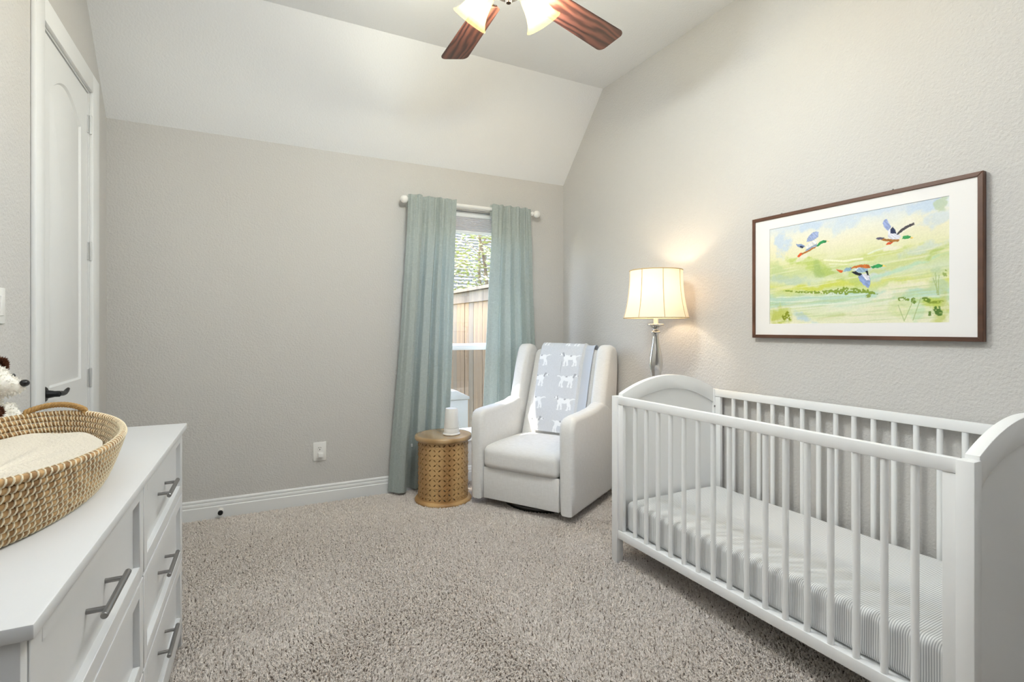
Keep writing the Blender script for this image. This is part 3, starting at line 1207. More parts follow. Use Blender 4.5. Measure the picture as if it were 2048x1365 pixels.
stm = MB()
for i in range(NCOIL):
    m_ = MB()
    n = 96
    m_.tube([coil_pt(i, 2 * PI * k / n) for k in range(n)], 0.0068, 10, closed=True)
    m_.build('coil', M['seagrass'], bk, angle=80)
    # whip stitches: tilted rings that wrap each coil
    per = 2 * PI * math.sqrt((BB ** 2 + BA ** 2) / 2) * 1.06
    ns = int(per / 0.0125)
    for k in range(ns):
        th = 2 * PI * (k + 0.5 * (i % 2) + random.uniform(-0.08, 0.08)) / ns
        p = coil_pt(i, th)
        t = (coil_pt(i, th + 0.01) - coil_pt(i, th - 0.01)).normalized()
        up = Vector((0, 0, 1))
        o_ = t.cross(up).normalized()
        t2 = (t * 0.9 + up * 0.0).normalized()
        ring = []
        for q in range(8):
            a = 2 * PI * q / 8
            ring.append(p + (up * math.cos(a) + o_ * math.sin(a)) * 0.0074 + t2 * (0.0026 * math.cos(a)))
        stm.tube(ring, 0.0017, 5, closed=True)
so = stm.build('stitching', M['stitch'], bk, angle=80)
so['kind'] = 'stuff'
m_ = MB()
vs = [(0, 0, 0.003)] + [(BB * math.cos(2 * PI * k / 48), BA * math.sin(2 * PI * k / 48), 0.003) for k in range(48)]
m_.add(vs, [(0, 1 + k, 1 + (k + 1) % 48) for k in range(48)])
m_.build('base_weave', M['seagrass'], bk, angle=0)


def rope_handle(th0):
    m_ = MB()
    pts = []
    for k in range(21):
        s = k / 20
        th = th0 + (s - 0.5) * 0.66
        p = coil_pt(NCOIL - 1, th)
        p.z += 0.006 + 0.018 * math.sin(PI * s) ** 0.7 - (0.012 if k in (0, 20) else 0)
        pts.append(p)
    for st in range(3):
        path = []
        for k in range(121):
            f = k / 120 * 20
            i = min(int(f), 19)
            p = pts[i].lerp(pts[i + 1], f - i)
            t = (pts[i + 1] - pts[i]).normalized()
            n1 = t.cross(Vector((0, 0, 1))).normalized()
            n2 = n1.cross(t)
            a = k / 120 * 2 * PI * 7 + st * 2 * PI / 3
            path.append(p + (n1 * math.cos(a) + n2 * math.sin(a)) * 0.0040)
        m_.tube(path, 0.0040, 7)
    return m_


for th0 in (1.53, -1.53):
    rope_handle(th0).build('rope_handle', M['rope'], bk, angle=80)

# changing pad inside the basket
pad = thing('changing_pad', (-0.475, 1.42, DH + 0.012), 'cream fleece changing pad lying inside the woven basket', 'changing pad')
m_ = MB()
pr = []
for k in range(13):
    s = k / 12
    pr.append(s)


def padfn(u, v):
    th = 2 * PI * u
    if v < 0.75:
        r = v / 0.75
        z = 0.052 + 0.016 * (r ** 3) - 0.006 * (1 - r)
        rr = r * 0.955
    else:
        a = (v - 0.75) / 0.25
        rr = 0.955 + 0.045 * math.sin(PI * a * 0.5 if a < 0.5 else PI * 0.25)
        z = 0.068 - 0.068 * a
    fl = 0.016 * min(1.0, max(0.0, z / 0.068))
    return (rr * (BB - 0.009 + fl) * math.cos(th), rr * (BA - 0.009 + fl) * math.sin(th), z + 0.0025 * math.sin(th * 9 + v * 6))


m_.grid(padfn, 72, 24)
m_.build('pad_cover', M['pad'], pad, angle=80, weld=True)

# ------------------------------------------------------------------ plush dog
pd_ = thing('plush_dog', (-0.650, 1.905, DH + 0.014), 'white plush dog with brown ears and black nose sitting behind the basket', 'toy', rz=-0.15)


def furry(m_, name, material, parent, seed, n, ln, voxel=0.007):
    o = m_.build(name, material, parent, angle=180)
    md = o.modifiers.new('r', 'REMESH')
    md.mode = 'VOXEL'
    md.voxel_size = voxel
    sm = o.modifiers.new('s', 'SMOOTH')
    sm.iterations = 4
    dg = bpy.context.evaluated_depsgraph_get()
    ev = o.evaluated_get(dg)
    me = bpy.data.meshes.new_from_object(ev)
    o.modifiers.clear()
    o.data = me
    me.shade_smooth()
    rnd = random.Random(seed)
    polys = list(me.polygons)
    f = MB()
    for _ in range(n):
        p = rnd.choice(polys)
        c = p.center
        nr = p.normal
        d = (nr + Vector((rnd.uniform(-0.7, 0.7), rnd.uniform(-0.7, 0.7), rnd.uniform(-0.9, 0.4)))).normalized()
        t = d.cross(Vector((rnd.uniform(-1, 1), rnd.uniform(-1, 1), rnd.uniform(-1, 1)))).normalized() * 0.0024
        f.add([c - t, c + t, c + d * ln * rnd.uniform(0.6, 1.2)], [(0, 1, 2)])
    fo = f.build('fur', M['fur_brown'] if material is M['plush_brown'] else M['fur_white'], o, angle=0)
    fo['kind'] = 'stuff'
    return o


# the toy faces along +x (towards the basket side)
m_ = MB()
m_.ellipsoid((0.0, 0, 0.085), (0.062, 0.060, 0.085))
m_.ellipsoid((0.0, 0, 0.120), (0.050, 0.048, 0.060))
m_.ellipsoid((0.012, 0, 0.200), (0.056, 0.054, 0.052))       # skull
m_.ellipsoid((0.062, 0, 0.186), (0.040, 0.030, 0.026))       # muzzle
m_.ellipsoid((0.048, 0, 0.176), (0.034, 0.030, 0.020))
for s in (-1, 1):
    m_.tube([(0.030, s * 0.046, 0.125), (0.055, s * 0.052, 0.085), (0.072, s * 0.048, 0.040), (0.088, s * 0.046, 0.020)], [0.024, 0.022, 0.021, 0.022], 12)
    m_.tube([(-0.01, s * 0.052, 0.035), (0.05, s * 0.070, 0.026), (0.080, s * 0.074, 0.026)], [0.034, 0.028, 0.024], 12)
furry(m_, 'body', M['plush'], pd_, 5, 3200, 0.008)
for s in (-1, 1):
    m_ = MB()
    m_.ellipsoid((0, 0, 0), (0.016, 0.010, 0.028), xf=T(0.028, s * 0.036, 0.243) @ Rot(s * 0.75, 'X') @ Rot(0.5, 'Y'))
    furry(m_, 'ear', M['plush_brown'], pd_, 6 + s, 700, 0.010, 0.004)
    m_ = MB()
    m_.ellipsoid((0.055, s * 0.040, 0.212), (0.007, 0.007, 0.007), 12, 8)
    m_.build('eye', M['nose'], pd_)
m_ = MB()
m_.ellipsoid((0.101, 0, 0.194), (0.011, 0.013, 0.010), 16, 10)
m_.build('nose', M['nose'], pd_)
m_ = MB()
m_.ellipsoid((0.048, -0.030, 0.118), (0.016, 0.022, 0.018))
furry(m_, 'brown_patch', M['plush_brown'], pd_, 15, 600, 0.010, 0.004)

# ------------------------------------------------------------------ carved side table
st = thing('side_table', (1.220, 3.438, 0), 'round drum side table of carved pierced wood beside the armchair', 'side table')
rT, rD, hT = 0.198, 0.172, 0.462
m_ = MB()
m_.lathe([(rT - 0.012, hT - 0.034), (rT - 0.003, hT - 0.030), (rT, hT - 0.022), (rT, hT - 0.010), (rT - 0.004, hT - 0.002), (rT - 0.010, hT), (rT - 0.03, hT), (0.001, hT)], 64)
m_.build('table_top', M['mango_top'], st, angle=50)
m_ = MB()
m_.lathe([(rT - 0.03, 0), (rT - 0.006, 0.0), (rT, 0.006), (rT, 0.018), (rT - 0.006, 0.026), (rD + 0.002, 0.030), (rD - 0.012, 0.030)], 64, cap0=False, cap1=False)
m_.build('base_ring', M['mango'], st, angle=50)


def lattice():
    ncol, nrow = 16, 6
    z0, z1 = 0.030, hT - 0.034
    ch_ = (z1 - z0) / nrow
    cwid = 2 * PI / ncol
    vs, fs = [], []
    th_ = 0.012

    def put(a, z, d):
        r = rD - d
        return (r * math.cos(a), r * math.sin(a), z)
    nh = 10
    for c_ in range(ncol):
        for r_ in range(nrow):
            for qx in (-1, 1):
                for qz in (-1, 1):
                    # quarter cell centre at quarter of the motif; leaf slit runs tangentially to the motif circle
                    ca, cz = 0.25 * qx, 0.25 * qz
                    dirx, dirz = qx * 0.70710678, -qz * 0.70710678
                    nx, nz = qx * 0.70710678, qz * 0.70710678
                    hole, sq = [], []
                    for k in range(nh * 2):
                        a = 2 * PI * k / (nh * 2)
                        l_ = 0.155 * math.cos(a)
                        w_ = 0.062 * math.sin(a) * abs(math.sin(a)) ** 0.25
                        hole.append((ca + dirx * l_ + nx * w_, cz + dirz * l_ + nz * w_))
                        ex, ez = dirx * math.cos(a) + nx * math.sin(a), dirz * math.cos(a) + nz * math.sin(a)
                        mm = max(abs(ex), abs(ez))
                        sq.append((ca + 0.25 * ex / mm, cz + 0.25 * ez / mm))
                    b0 = len(vs)
                    N2 = nh * 2
                    for d, lst in ((0, sq), (0, hole), (th_, hole), (th_, sq)):
                        for (u, w) in lst:
                            vs.append(put((c_ + 0.5 + u) * cwid, z0 + (r_ + 0.5 + w) * ch_, d))
                    for ring in range(3):
                        for k in range(N2):
                            a, b = b0 + ring * N2 + k, b0 + ring * N2 + (k + 1) % N2
                            fs.append((a, b, b + N2, a + N2))
    return vs, fs, cwid, ch_, z0, ncol, nrow


vs, fs, cwid, ch_, lz0, ncol, nrow = lattice()
bm = bmesh.new()
me_ = bpy.data.meshes.new('t')
me_.from_pydata(vs, [], fs)
bm.from_mesh(me_)
bmesh.ops.recalc_face_normals(bm, faces=bm.faces)
m_ = MB()
m_.from_bm(bm)
m_.build('pierced_drum', M['mango'], st, angle=40)
# raised diamonds and studs carved on the drum
m_ = MB()
for c_ in range(ncol):
    for r_ in range(nrow):
        for (ou, ow, s, nn) in ((0.5, 0.5, 0.0100, 4), (0.0, 0.5, 0.0075, 8), (0.5, 0.0, 0.0060, 8)):
            a = (c_ + ou) * cwid
            z = lz0 + (r_ + ow) * ch_
            if z < lz0 + 0.004:
                continue
            xf = Rot(a, 'Z') @ T(rD - 0.001, 0, z) @ Rot(PI / 2, 'Y')
            m_.lathe([(s, 0), (s, 0.0022), (s * 0.55, 0.0042)], nn, xf)
    # vertical ribs between panels
m_.build('carved_studs', M['mango'], st, angle=30)['kind'] = 'stuff'

# small white device on the table
wv = thing('tabletop_device', (1.262, 3.386, hT), 'small white tapered plastic device standing on the carved side table', 'device')
m_ = MB()
m_.lathe([(0.052, 0), (0.058, 0.002), (0.060, 0.008), (0.056, 0.014), (0.053, 0.016)], 36)
m_.build('base', M['white_plastic'], wv)
m_ = MB()
m_.lathe([(0.0535, 0.0165), (0.0525, 0.045), (0.0515, 0.0475)], 36)
m_.build('lower_band', M['white_plastic'], wv)
m_ = MB()
m_.lathe([(0.0525, 0.049), (0.0525, 0.051), (0.047, 0.12), (0.0425, 0.178), (0.0405, 0.182), (0.036, 0.180), (0.002, 0.176)], 36)
m_.build('tapered_shell', M['white_plastic'], wv)

# ------------------------------------------------------------------ glider armchair
CH = (1.864, 3.113)
arm = thing('glider_armchair', (CH[0], CH[1], 0), 'white upholstered wingback glider armchair in the corner by the window', 'armchair', rz=math.atan2(-0.855, 0.517))
m_ = MB()
m_.lathe([(0.275, 0.004), (0.298, 0.004), (0.303, 0.020), (0.298, 0.034), (0.275, 0.034), (0.27, 0.020), (0.275, 0.004)], 48, cap0=False, cap1=False)
for k in range(4):
    a = PI / 4 + k * PI / 2
    m_.tube([(0.02 * math.cos(a), 0.02 * math.sin(a), 0.03), (0.28 * math.cos(a), 0.28 * math.sin(a), 0.022)], 0.012, 8)
m_.lathe([(0.05, 0.014), (0.05, 0.06), (0.09, 0.075)], 20)
m_.build('swivel_base', M['dark_metal'], arm)


def pillow(m_, x0, x1, y0, y1, z0, z1, b, crown_top=0.0, crown_front=0.0, seg=5, div=7, xf=None):
    bm = bmesh.new()
    bmesh.ops.create_cube(bm, size=2)
    bmesh.ops.subdivide_edges(bm, edges=list(bm.edges), cuts=div * 2, use_grid_fill=True)
    hx, hy, hz = (x1 - x0) / 2, (y1 - y0) / 2, (z1 - z0) / 2
    cx, cy, cz = (x0 + x1) / 2, (y0 + y1) / 2, (z0 + z1) / 2
    for v in bm.verts:
        p = Vector((math.copysign(1 - (1 - abs(v.co.x)) ** 1.6, v.co.x) * hx, math.copysign(1 - (1 - abs(v.co.y)) ** 1.6, v.co.y) * hy, math.copysign(1 - (1 - abs(v.co.z)) ** 1.6, v.co.z) * hz))
        # round the box: clamp to inner box and push out to radius b
        q = Vector((max(-hx + b, min(hx - b, p.x)), max(-hy + b, min(hy - b, p.y)), max(-hz + b, min(hz - b, p.z))))
        d = p - q
        if d.length > 1e-9:
            p = q + d.normalized() * b
        ux, uy, uz = p.x / hx, p.y / hy, p.z / hz
        if crown_top and uz > 0:
            p.z += crown_top * uz * (1 - ux ** 4) * (1 - uy ** 4)
        if crown_front and uy < 0:
            p.y += crown_front * uy * (1 - ux ** 4) * (1 - uz ** 4)
        v.co = p + Vector((cx, cy, cz))
    return m_.from_bm(bm, xf)


m_ = MB()
m_.box(-0.282, 0.282, -0.352, 0.30, 0.062, 0.262, 0.012, 3)
m_.build('body_base', M['chair'], arm)
m_ = MB()
m_.box(-0.281, 0.281, -0.366, -0.3525, 0.066, 0.275, 0.006, 3)
m_.build('footrest_panel', M['chair'], arm)
m_ = MB()
pillow(m_, -0.279, 0.279, -0.384, 0.17, 0.268, 0.418, 0.040, 0.030, 0.014)
m_.build('seat_cushion', M['chair'], arm, angle=70)
m_ = MB()
for sz in (0.411, 0.276):
    pts = [(-0.272 + 0.544 * k / 30, -0.383 + 0.012 * ((abs(k - 15) / 15) ** 4) - 0.004, sz) for k in range(31)]
# arms
armp = [(-0.372, 0.056), (-0.378, 0.20), (-0.382, 0.45), (-0.383, 0.56), (-0.377, 0.605), (-0.362, 0.634), (-0.335, 0.650), (-0.28, 0.656), (-0.10, 0.662), (0.02, 0.672),
        (0.09, 0.690), (0.16, 0.690), (0.26, 0.640), (0.345, 0.56), (0.352, 0.30), (0.345, 0.056)]
for s in (-1, 1):
    m_ = MB()
    x0, x1 = (0.284, 0.384) if s > 0 else (-0.384, -0.284)
    m_.prism(armp, 'x', x0, x1, 0.030, 4)
    m_.build('armrest', M['chair'], arm, angle=50)
# reclined back
back_ang = math.atan2(0.23, 0.63)
xfb = T(0, 0.085, 0.40) @ Rot(-back_ang, 'X')
m_ = MB()
pillow(m_, -0.272, 0.272, 0.0, 0.125, -0.02, 0.690, 0.045, 0.012, 0.020, xf=xfb)
m_.build('backrest', M['chair'], arm, angle=70)
# wings
wingp = [(0.10, 0.60), (0.112, 0.665), (0.125, 0.72), (0.150, 0.80), (0.180, 0.90), (0.208, 0.98), (0.226, 1.03), (0.246, 1.062), (0.275, 1.078), (0.315, 1.080), (0.36, 1.070),
         (0.400, 1.030), (0.405, 0.90), (0.385, 0.70), (0.36, 0.50), (0.25, 0.50)]
for s in (-1, 1):
    m_ = MB()
    x0, x1 = (0.274, 0.382) if s > 0 else (-0.382, -0.274)
    m_.prism(wingp, 'x', x0, x1, 0.036, 5)
    m_.build('wing', M['chair'], arm, angle=50)
m_ = MB()
m_.prism([(0.25, 0.10), (0.345, 0.10), (0.40, 0.86), (0.41, 1.03), (0.385, 1.03), (0.30, 0.60)], 'x', -0.274, 0.274, 0.01)
m_.build('back_shell', M['chair'], arm, angle=50)

# ------------------------------------------------------------------ dog blanket over the chair back
blk = thing('throw_blanket', (CH[0], CH[1], 0), 'pale blue grey knitted blanket with white dogs over the armchair back', 'blanket', rz=math.atan2(-0.855, 0.517))


def in_poly(px, py, poly):
    inside = np.zeros(px.shape, bool)
    n = len(poly)
    j = n - 1
    for i in range(n):
        xi, yi = poly[i]
        xj, yj = poly[j]
        c = ((yi > py) != (yj > py)) & (px < (xj - xi) * (py - yi) / (yj - yi + 1e-12) + xi)
        inside ^= c
        j = i
    return inside


def cap_d(px, py, a, b):
    ax, ay = a
    bx, by = b
    vx, vy = bx - ax, by - ay
    t = np.clip(((px - ax) * vx + (py - ay) * vy) / (vx * vx + vy * vy + 1e-12), 0, 1)
    return np.hypot(px - ax - t * vx, py - ay - t * vy)


def dog_mask(px, py):
    """unit dog facing +x, about 1 long; returns white mask and grey head mask"""
    m = (((px - 0.02) / 0.27) ** 2 + ((py - 0.03) / 0.105) ** 2) < 1
    m |= (((px - 0.17) / 0.13) ** 2 + ((py - 0.02) / 0.135) ** 2) < 1
    m |= (((px + 0.18) / 0.11) ** 2 + ((py - 0.04) / 0.11) ** 2) < 1
    m |= cap_d(px, py, (0.22, 0.06), (0.33, 0.17)) < 0.062
    for a, b, c in (((0.20, -0.06), (0.24, -0.2), (0.22, -0.33)), ((0.13, -0.06), (0.10, -0.2), (0.07, -0.31)),
                    ((-0.17, 0.0), (-0.22, -0.16), (-0.20, -0.33)), ((-0.21, 0.0), (-0.30, -0.16), (-0.33, -0.30))):
        m |= cap_d(px, py, a, b) < 0.045
        m |= cap_d(px, py, b, c) < 0.034
        m |= cap_d(px, py, c, (c[0] + 0.045, c[1])) < 0.026
    m |= cap_d(px, py, (-0.26, 0.08), (-0.40, 0.14)) < 0.028
    m |= cap_d(px, py, (-0.40, 0.14), (-0.50, 0.13)) < 0.020
    m |= cap_d(px, py, (0.36, 0.19), (0.47, 0.16)) < 0.042
    g = cap_d(px, py, (0.335, 0.20), (0.30, 0.11)) < 0.042
    g |= (((px - 0.36) / 0.055) ** 2 + ((py - 0.215) / 0.05) ** 2) < 1
    g |= (((px - 0.495) / 0.025) ** 2 + ((py - 0.165) / 0.022) ** 2) < 1
    g |= (((px + 0.03) / 0.05) ** 2 + ((py - 0.11) / 0.03) ** 2) < 1
    return m, g


def lin_np(a):
    a = np.asarray(a, float) / 255
    return np.where(a <= 0.04045, a / 12.92, ((a + 0.055) / 1.055) ** 2.4)


def paint_attr(o, rgb):
    me = o.data
    at = me.color_attributes.new('paint', 'FLOAT_COLOR', 'POINT')
    a = np.ones((len(rgb), 4), np.float32)
    a[:, :3] = lin_np(rgb)
    at.data.foreach_set('color', a.ravel())


def blanket():
    tb = math.tan(back_ang)
    # centre line in (y, z): seat upward along the back, over the top, down behind
    base = Vector((0.0, 0.085, 0.40))
    ux, uz = math.sin(back_ang), math.cos(back_ang)
    path = []
    n1 = 150
    L1 = 0.672
    for k in range(n1 + 1):
        s = 0.052 + (L1 - 0.052) * k / n1
        crown = 0.020 * (1 - abs(2 * (s + 0.02) / 0.71 - 1) ** 4) + 0.012
        path.append((base.y + ux * s - uz * crown, base.z + uz * s + ux * crown))
    # rounded top
    c0 = Vector(path[-1])
    rad = 0.052
    nrm = Vector((-uz, ux))
    cc = Vector((c0.x - nrm.x * rad, c0.y - nrm.y * rad))
    a0 = math.atan2(nrm.y, nrm.x)
    for k in range(1, 25):
        a = a0 - k / 24 * R(150)
        path.append((cc.x + rad * math.cos(a), cc.y + rad * math.sin(a) + 0.004 * math.sin(k / 24 * PI)))
    y, z = path[-1]
    for k in range(1, 15):
        path.append((y + 0.0015 * k, z - 0.008 * k * 1.0))
    nv = len(path)
    xs = np.linspace(-0.195, 0.232, 176)
    cum = [0.0]
    for i in range(1, nv):
        cum.append(cum[-1] + math.hypot(path[i][0] - path[i - 1][0], path[i][1] - path[i - 1][1]))
    vs, uu, ww = [], [], []
    for j, (y, z) in enumerate(path):
        s = cum[j]
        t = Vector((path[min(j + 1, nv - 1)][0] - path[max(j - 1, 0)][0], path[min(j + 1, nv - 1)][1] - path[max(j - 1, 0)][1])).normalized()
        nr = Vector((-t.y, t.x))
        for x in xs:
            edge = 1 / (1 + math.exp(-(x - 0.158 - 0.006 * math.sin(s * 9)) / 0.0035))      # right border: lower folded layer
            h = 0.010 * (1 - edge) + 0.002 * math.sin(s * 14 + x * 9) * (1 - edge) + 0.004 * math.exp(-((x - 0.150) / 0.008) ** 2)
            h += -0.004 * edge * math.sin((x - 0.16) / 0.07 * PI)
            sk = 0.028 * (1 - min(s / 0.6, 1))          # lower end slides to the right a little
            vs.append((x + sk * (1 if x < 0 else 0.3), y + nr.x * h, z + nr.y * h))
            uu.append(x)
            ww.append(s)
    nu = len(xs)
    fs = [(j * nu + i, j * nu + i + 1, (j + 1) * nu + i + 1, (j + 1) * nu + i) for j in range(nv - 1) for i in range(nu - 1)]
    o = MB().add(vs, fs).build('blanket_cloth', M['knit'], blk, angle=180)
    u, w = np.array(uu), np.array(ww)
    rgb = np.tile(np.array([209, 212, 217.]), (len(u), 1))
    rgb += (np.random.RandomState(2).rand(len(u), 1) - 0.5) * 10
    Ld = 0.172
    for r, wc in enumerate((0.060, 0.222, 0.388, 0.548, 0.708, 0.868)):
        face = 1 if r % 2 == 0 else -1
        for cx_ in (-0.185, 0.062, 0.309):
            m, g = dog_mask((u - cx_) / Ld * face, (w - wc) / Ld)
            rgb[m] = (240, 242, 245)
            rgb[g] = (168, 170, 177)
    rgb[(u > 0.168)] = (196, 203, 215)
    paint_attr(o, rgb)
    sm = o.modifiers.new('cloth', 'SOLIDIFY')
    sm.thickness = 0.004
    sm.offset = 0


blanket()

# ------------------------------------------------------------------ floor lamp
lp = thing('floor_lamp', (2.182, 2.366, 0), 'lit floor lamp with cream bell shade and polished baluster behind the crib', 'floor lamp')
m_ = MB()
m_.lathe([(0.135, 0.0), (0.138, 0.012), (0.130, 0.022), (0.085, 0.030), (0.050, 0.042), (0.030, 0.065), (0.020, 0.09)], 40)
m_.build('lamp_base', M['chrome'], lp)
m_ = MB()
m_.lathe([(0.020, 0.09), (0.026, 0.10), (0.026, 0.112), (0.016, 0.125), (0.016, 0.20), (0.030, 0.30), (0.034, 0.36), (0.022, 0.46), (0.015, 0.54), (0.028, 0.55), (0.028, 0.565), (0.016, 0.58),
          (0.016, 0.80), (0.024, 0.83), (0.030, 0.845), (0.030, 0.853), (0.018, 0.862), (0.018, 0.872), (0.036, 0.882), (0.038, 0.888), (0.036, 0.896), (0.027, 0.903), (0.029, 0.915),
          (0.037, 0.950), (0.040, 0.985), (0.037, 1.025), (0.029, 1.070), (0.0215, 1.110), (0.0175, 1.145), (0.0165, 1.163), (0.019, 1.168), (0.027, 1.172), (0.028, 1.178), (0.024, 1.183), (0.0165, 1.188),
          (0.0165, 1.198), (0.024, 1.207), (0.040, 1.2125), (0.047, 1.216), (0.048, 1.2225), (0.046, 1.226), (0.015, 1.228)], 40)
m_.build('baluster', M['chrome'], lp, angle=60)
m_ = MB()
m_.lathe([(0.0135, 1.2285), (0.0135, 1.31), (0.015, 1.315), (0.015, 1.345), (0.010, 1.35)], 20)
m_.build('socket', M['white_plastic'], lp)
m_ = MB()
M['lamp_bulb'] = M['bulb'].copy()
M['lamp_bulb'].name = 'warm_bulb'
M['lamp_bulb'].node_tree.nodes['Principled BSDF'].inputs['Emission Strength'].default_value = 3
M['lamp_bulb'].node_tree.nodes['Principled BSDF'].inputs['Emission Color'].default_value = (1, 0.8, 0.55, 1)
m_.lathe([(0.010, 1.350), (0.012, 1.356), (0.018, 1.366), (0.020, 1.376), (0.016, 1.386), (0.008, 1.392), (0.001, 1.394)], 20)
m_.build('bulb', M['lamp_bulb'], lp, angle=80)


def shade_r(t):      # bell curve from bottom (0) to top (1)
    return 0.190 - 0.036 * (1 - (1 - t) ** 2.2)


SZ0, SZ1 = 1.262, 1.546
m_ = MB()
m_.lathe([(shade_r(k / 14), SZ0 + (SZ1 - SZ0) * k / 14) for k in range(15)], 64, cap0=False, cap1=False)
shd = m_.build('lamp_shade', M['lampshade'], lp, angle=80)
m_ = MB()
for z, r in ((SZ0, 0.1905), (SZ1, 0.1545)):
    m_.tube([(r * math.cos(2 * PI * k / 64), r * math.sin(2 * PI * k / 64), z) for k in range(64)], 0.0030, 6, closed=True)
for k in range(8):
    a = 2 * PI * k / 8 + 0.30
    m_.tube([((shade_r(i / 12) + 0.0006) * math.cos(a), (shade_r(i / 12) + 0.0006) * math.sin(a), SZ0 + (SZ1 - SZ0) * i / 12) for i in range(13)], 0.0022, 6)
m_.build('shade_trim', M['shade_trim'], shd, angle=80)
m_ = MB()
for k in range(3):
    a = 2 * PI * k / 3
    m_.tube([(0.012 * math.cos(a), 0.012 * math.sin(a), 1.335), (0.10 * math.cos(a), 0.10 * math.sin(a), 1.52), (0.154 * math.cos(a), 0.154 * math.sin(a), 1.545)], 0.0014, 6)
m_.build('harp', M['nickel'], shd)
ld = bpy.data.lights.new('floor_lamp_bulb', 'POINT')
ld.energy = LAMP_W
ld.color = (1.0, 0.80, 0.56)
ld.shadow_soft_size = 0.03
lo = bpy.data.objects.new('floor_lamp_bulb', ld)
lo.location = (0, 0, 1.425)
lo.parent = lp
C.objects.link(lo)

# ------------------------------------------------------------------ crib
CX0, CY0 = 1.669, 0.642
CW, CL = 0.734, 1.491
crib = thing('baby_crib', (CX0, CY0, 0), 'white wooden baby crib with arched end panels against the right wall', 'crib')
pw = 0.041
PZ = 0.853
post = None
for px_ in (0, CW - pw):
    for py_ in (0, CL - pw):
        if post is None:
            q = MB()
            q.box(0, pw, 0, pw, 0, PZ, 0.0025, 2)
            post = q.build('leg_post', M['crib'], crib)
            o = post
        else:
            o = dup(post, crib)
        o.location = (px_, py_, 0)


def arch(x, base, rise, x0=pw, x1=CW - pw):
    s = (x - 0.0) / CW
    return base + rise * (1 - (2 * s - 1) ** 2)


def end_panel(y0):
    """arched rail, recessed panel and bottom rail of one end, as three parts"""
    n = 28
    xs = [pw + (CW - 2 * pw) * k / n for k in range(n + 1)]
    top = [(x, arch(x, PZ - 0.012, 0.107)) for x in xs]
    low = [(x, arch(x, PZ - 0.100, 0.120)) for x in xs]
    m_ = MB()
    m_.prism(top + low[::-1], 'y', y0 + 0.004, y0 + 0.037, 0.0025, 2)
    m_.build('arched_rail', M['crib'], crib)
    m_ = MB()
    m_.prism([(pw - 0.001, 0.17)] + [(CW - pw + 0.001, 0.17)] + [(p[0], p[1] + 0.01) for p in low[::-1]], 'y', y0 + 0.012, y0 + 0.029)
    m_.build('end_panel', M['crib'], crib)
    m_ = MB()
    m_.box(pw, CW - pw, y0 + 0.006, y0 + 0.035, 0.125, 0.175, 0.002)
    m_.build('end_rail', M['crib'], crib)


end_panel(0.0)
end_panel(CL - pw)
slat = None
for side, xc in (('front', 0.0205), ('back', CW - 0.0205)):
    for (z0, z1) in ((0.131, 0.173), (0.813, 0.8525)):
        m_ = MB()
        m_.box(xc - 0.013, xc + 0.013, pw, CL - pw, z0, z1, 0.0025, 2)
        m_.build('side_rail', M['crib'], crib)
    for yy in (pw, CL - pw - 0.034):
        m_ = MB()
        m_.box(xc - 0.010, xc + 0.010, yy, yy + 0.034, 0.1735, 0.8125, 0.002)
        m_.build('end_stile', M['crib'], crib)
    for k in range(16):
        if slat is None:
            q = MB()
            q.lathe([(0.0105, 0.1735), (0.0105, 0.8125)], 20)
            slat = q.build('slat', M['crib'], crib)
            o = slat
        else:
            o = dup(slat, crib)
        o.location = (xc, 0.785 - CY0 + 0.0794 * k, 0)
bolt = None
for (x, z) in ((0.035, 0.757), (0.039, 0.364), (0.035, 0.196), (CW - 0.036, 0.375), (CW - 0.036, 0.757)):
    if bolt is None:
        q = MB()
        q.lathe([(0.0055, 0), (0.0055, 0.002), (0.004, 0.003)], 14, Rot(PI / 2, 'X'))
        bolt = q.build('bolt', M['nickel'], crib)
        o = bolt
    else:
        o = dup(bolt, crib)
    o.location = (x, CL - pw, z)
m_ = MB()
m_.box(pw - 0.004, CW - pw + 0.004, pw + 0.003, CL - pw - 0.003, 0.150, 0.166, 0.002)
m_.build('mattress_board', M['crib'], crib)

mt = thing('crib_mattress', (CX0, CY0, 0.1665), 'crib mattress in a white and grey pinstriped sheet inside the crib', 'mattress')
m_ = MB()
bm = bmesh.new()
bmesh.ops.create_cube(bm, size=2)
bmesh.ops.subdivide_edges(bm, edges=list(bm.edges), cuts=30, use_grid_fill=True)
x0, x1, y0, y1, z0, z1 = 0.046, CW - 0.046, pw + 0.012, CL - pw - 0.012, 0.0, 0.154
hx, hy, hz, b = (x1 - x0) / 2, (y1 - y0) / 2, (z1 - z0) / 2, 0.028
rnd = random.Random(1)
for v in bm.verts:
    def e(t):
        return math.copysign(1 - (1 - abs(t)) ** 1.8, t)
    p = Vector((e(v.co.x) * hx, e(v.co.y) * hy, e(v.co.z) * hz))
    q = Vector((max(-hx + b, min(hx - b, p.x)), max(-hy + b, min(hy - b, p.y)), max(-hz + b, min(hz - b, p.z))))
    d = p - q
    if d.length > 1e-9:
        p = q + d.normalized() * b
    wr = 0.0016 * math.sin(p.y * 38 + p.x * 14) + 0.0012 * math.sin(p.y * 71 - p.x * 23)
    if p.z > 0:
        p.z += wr * min(1, p.z / hz)
    p.x += 0.0010 * math.sin(p.y * 55 + p.z * 30)
    v.co = p + Vector(((x0 + x1) / 2, (y0 + y1) / 2, (z0 + z1) / 2))
m_.from_bm(bm)
m_.build('fitted_sheet', M['sheet'], mt, angle=80)

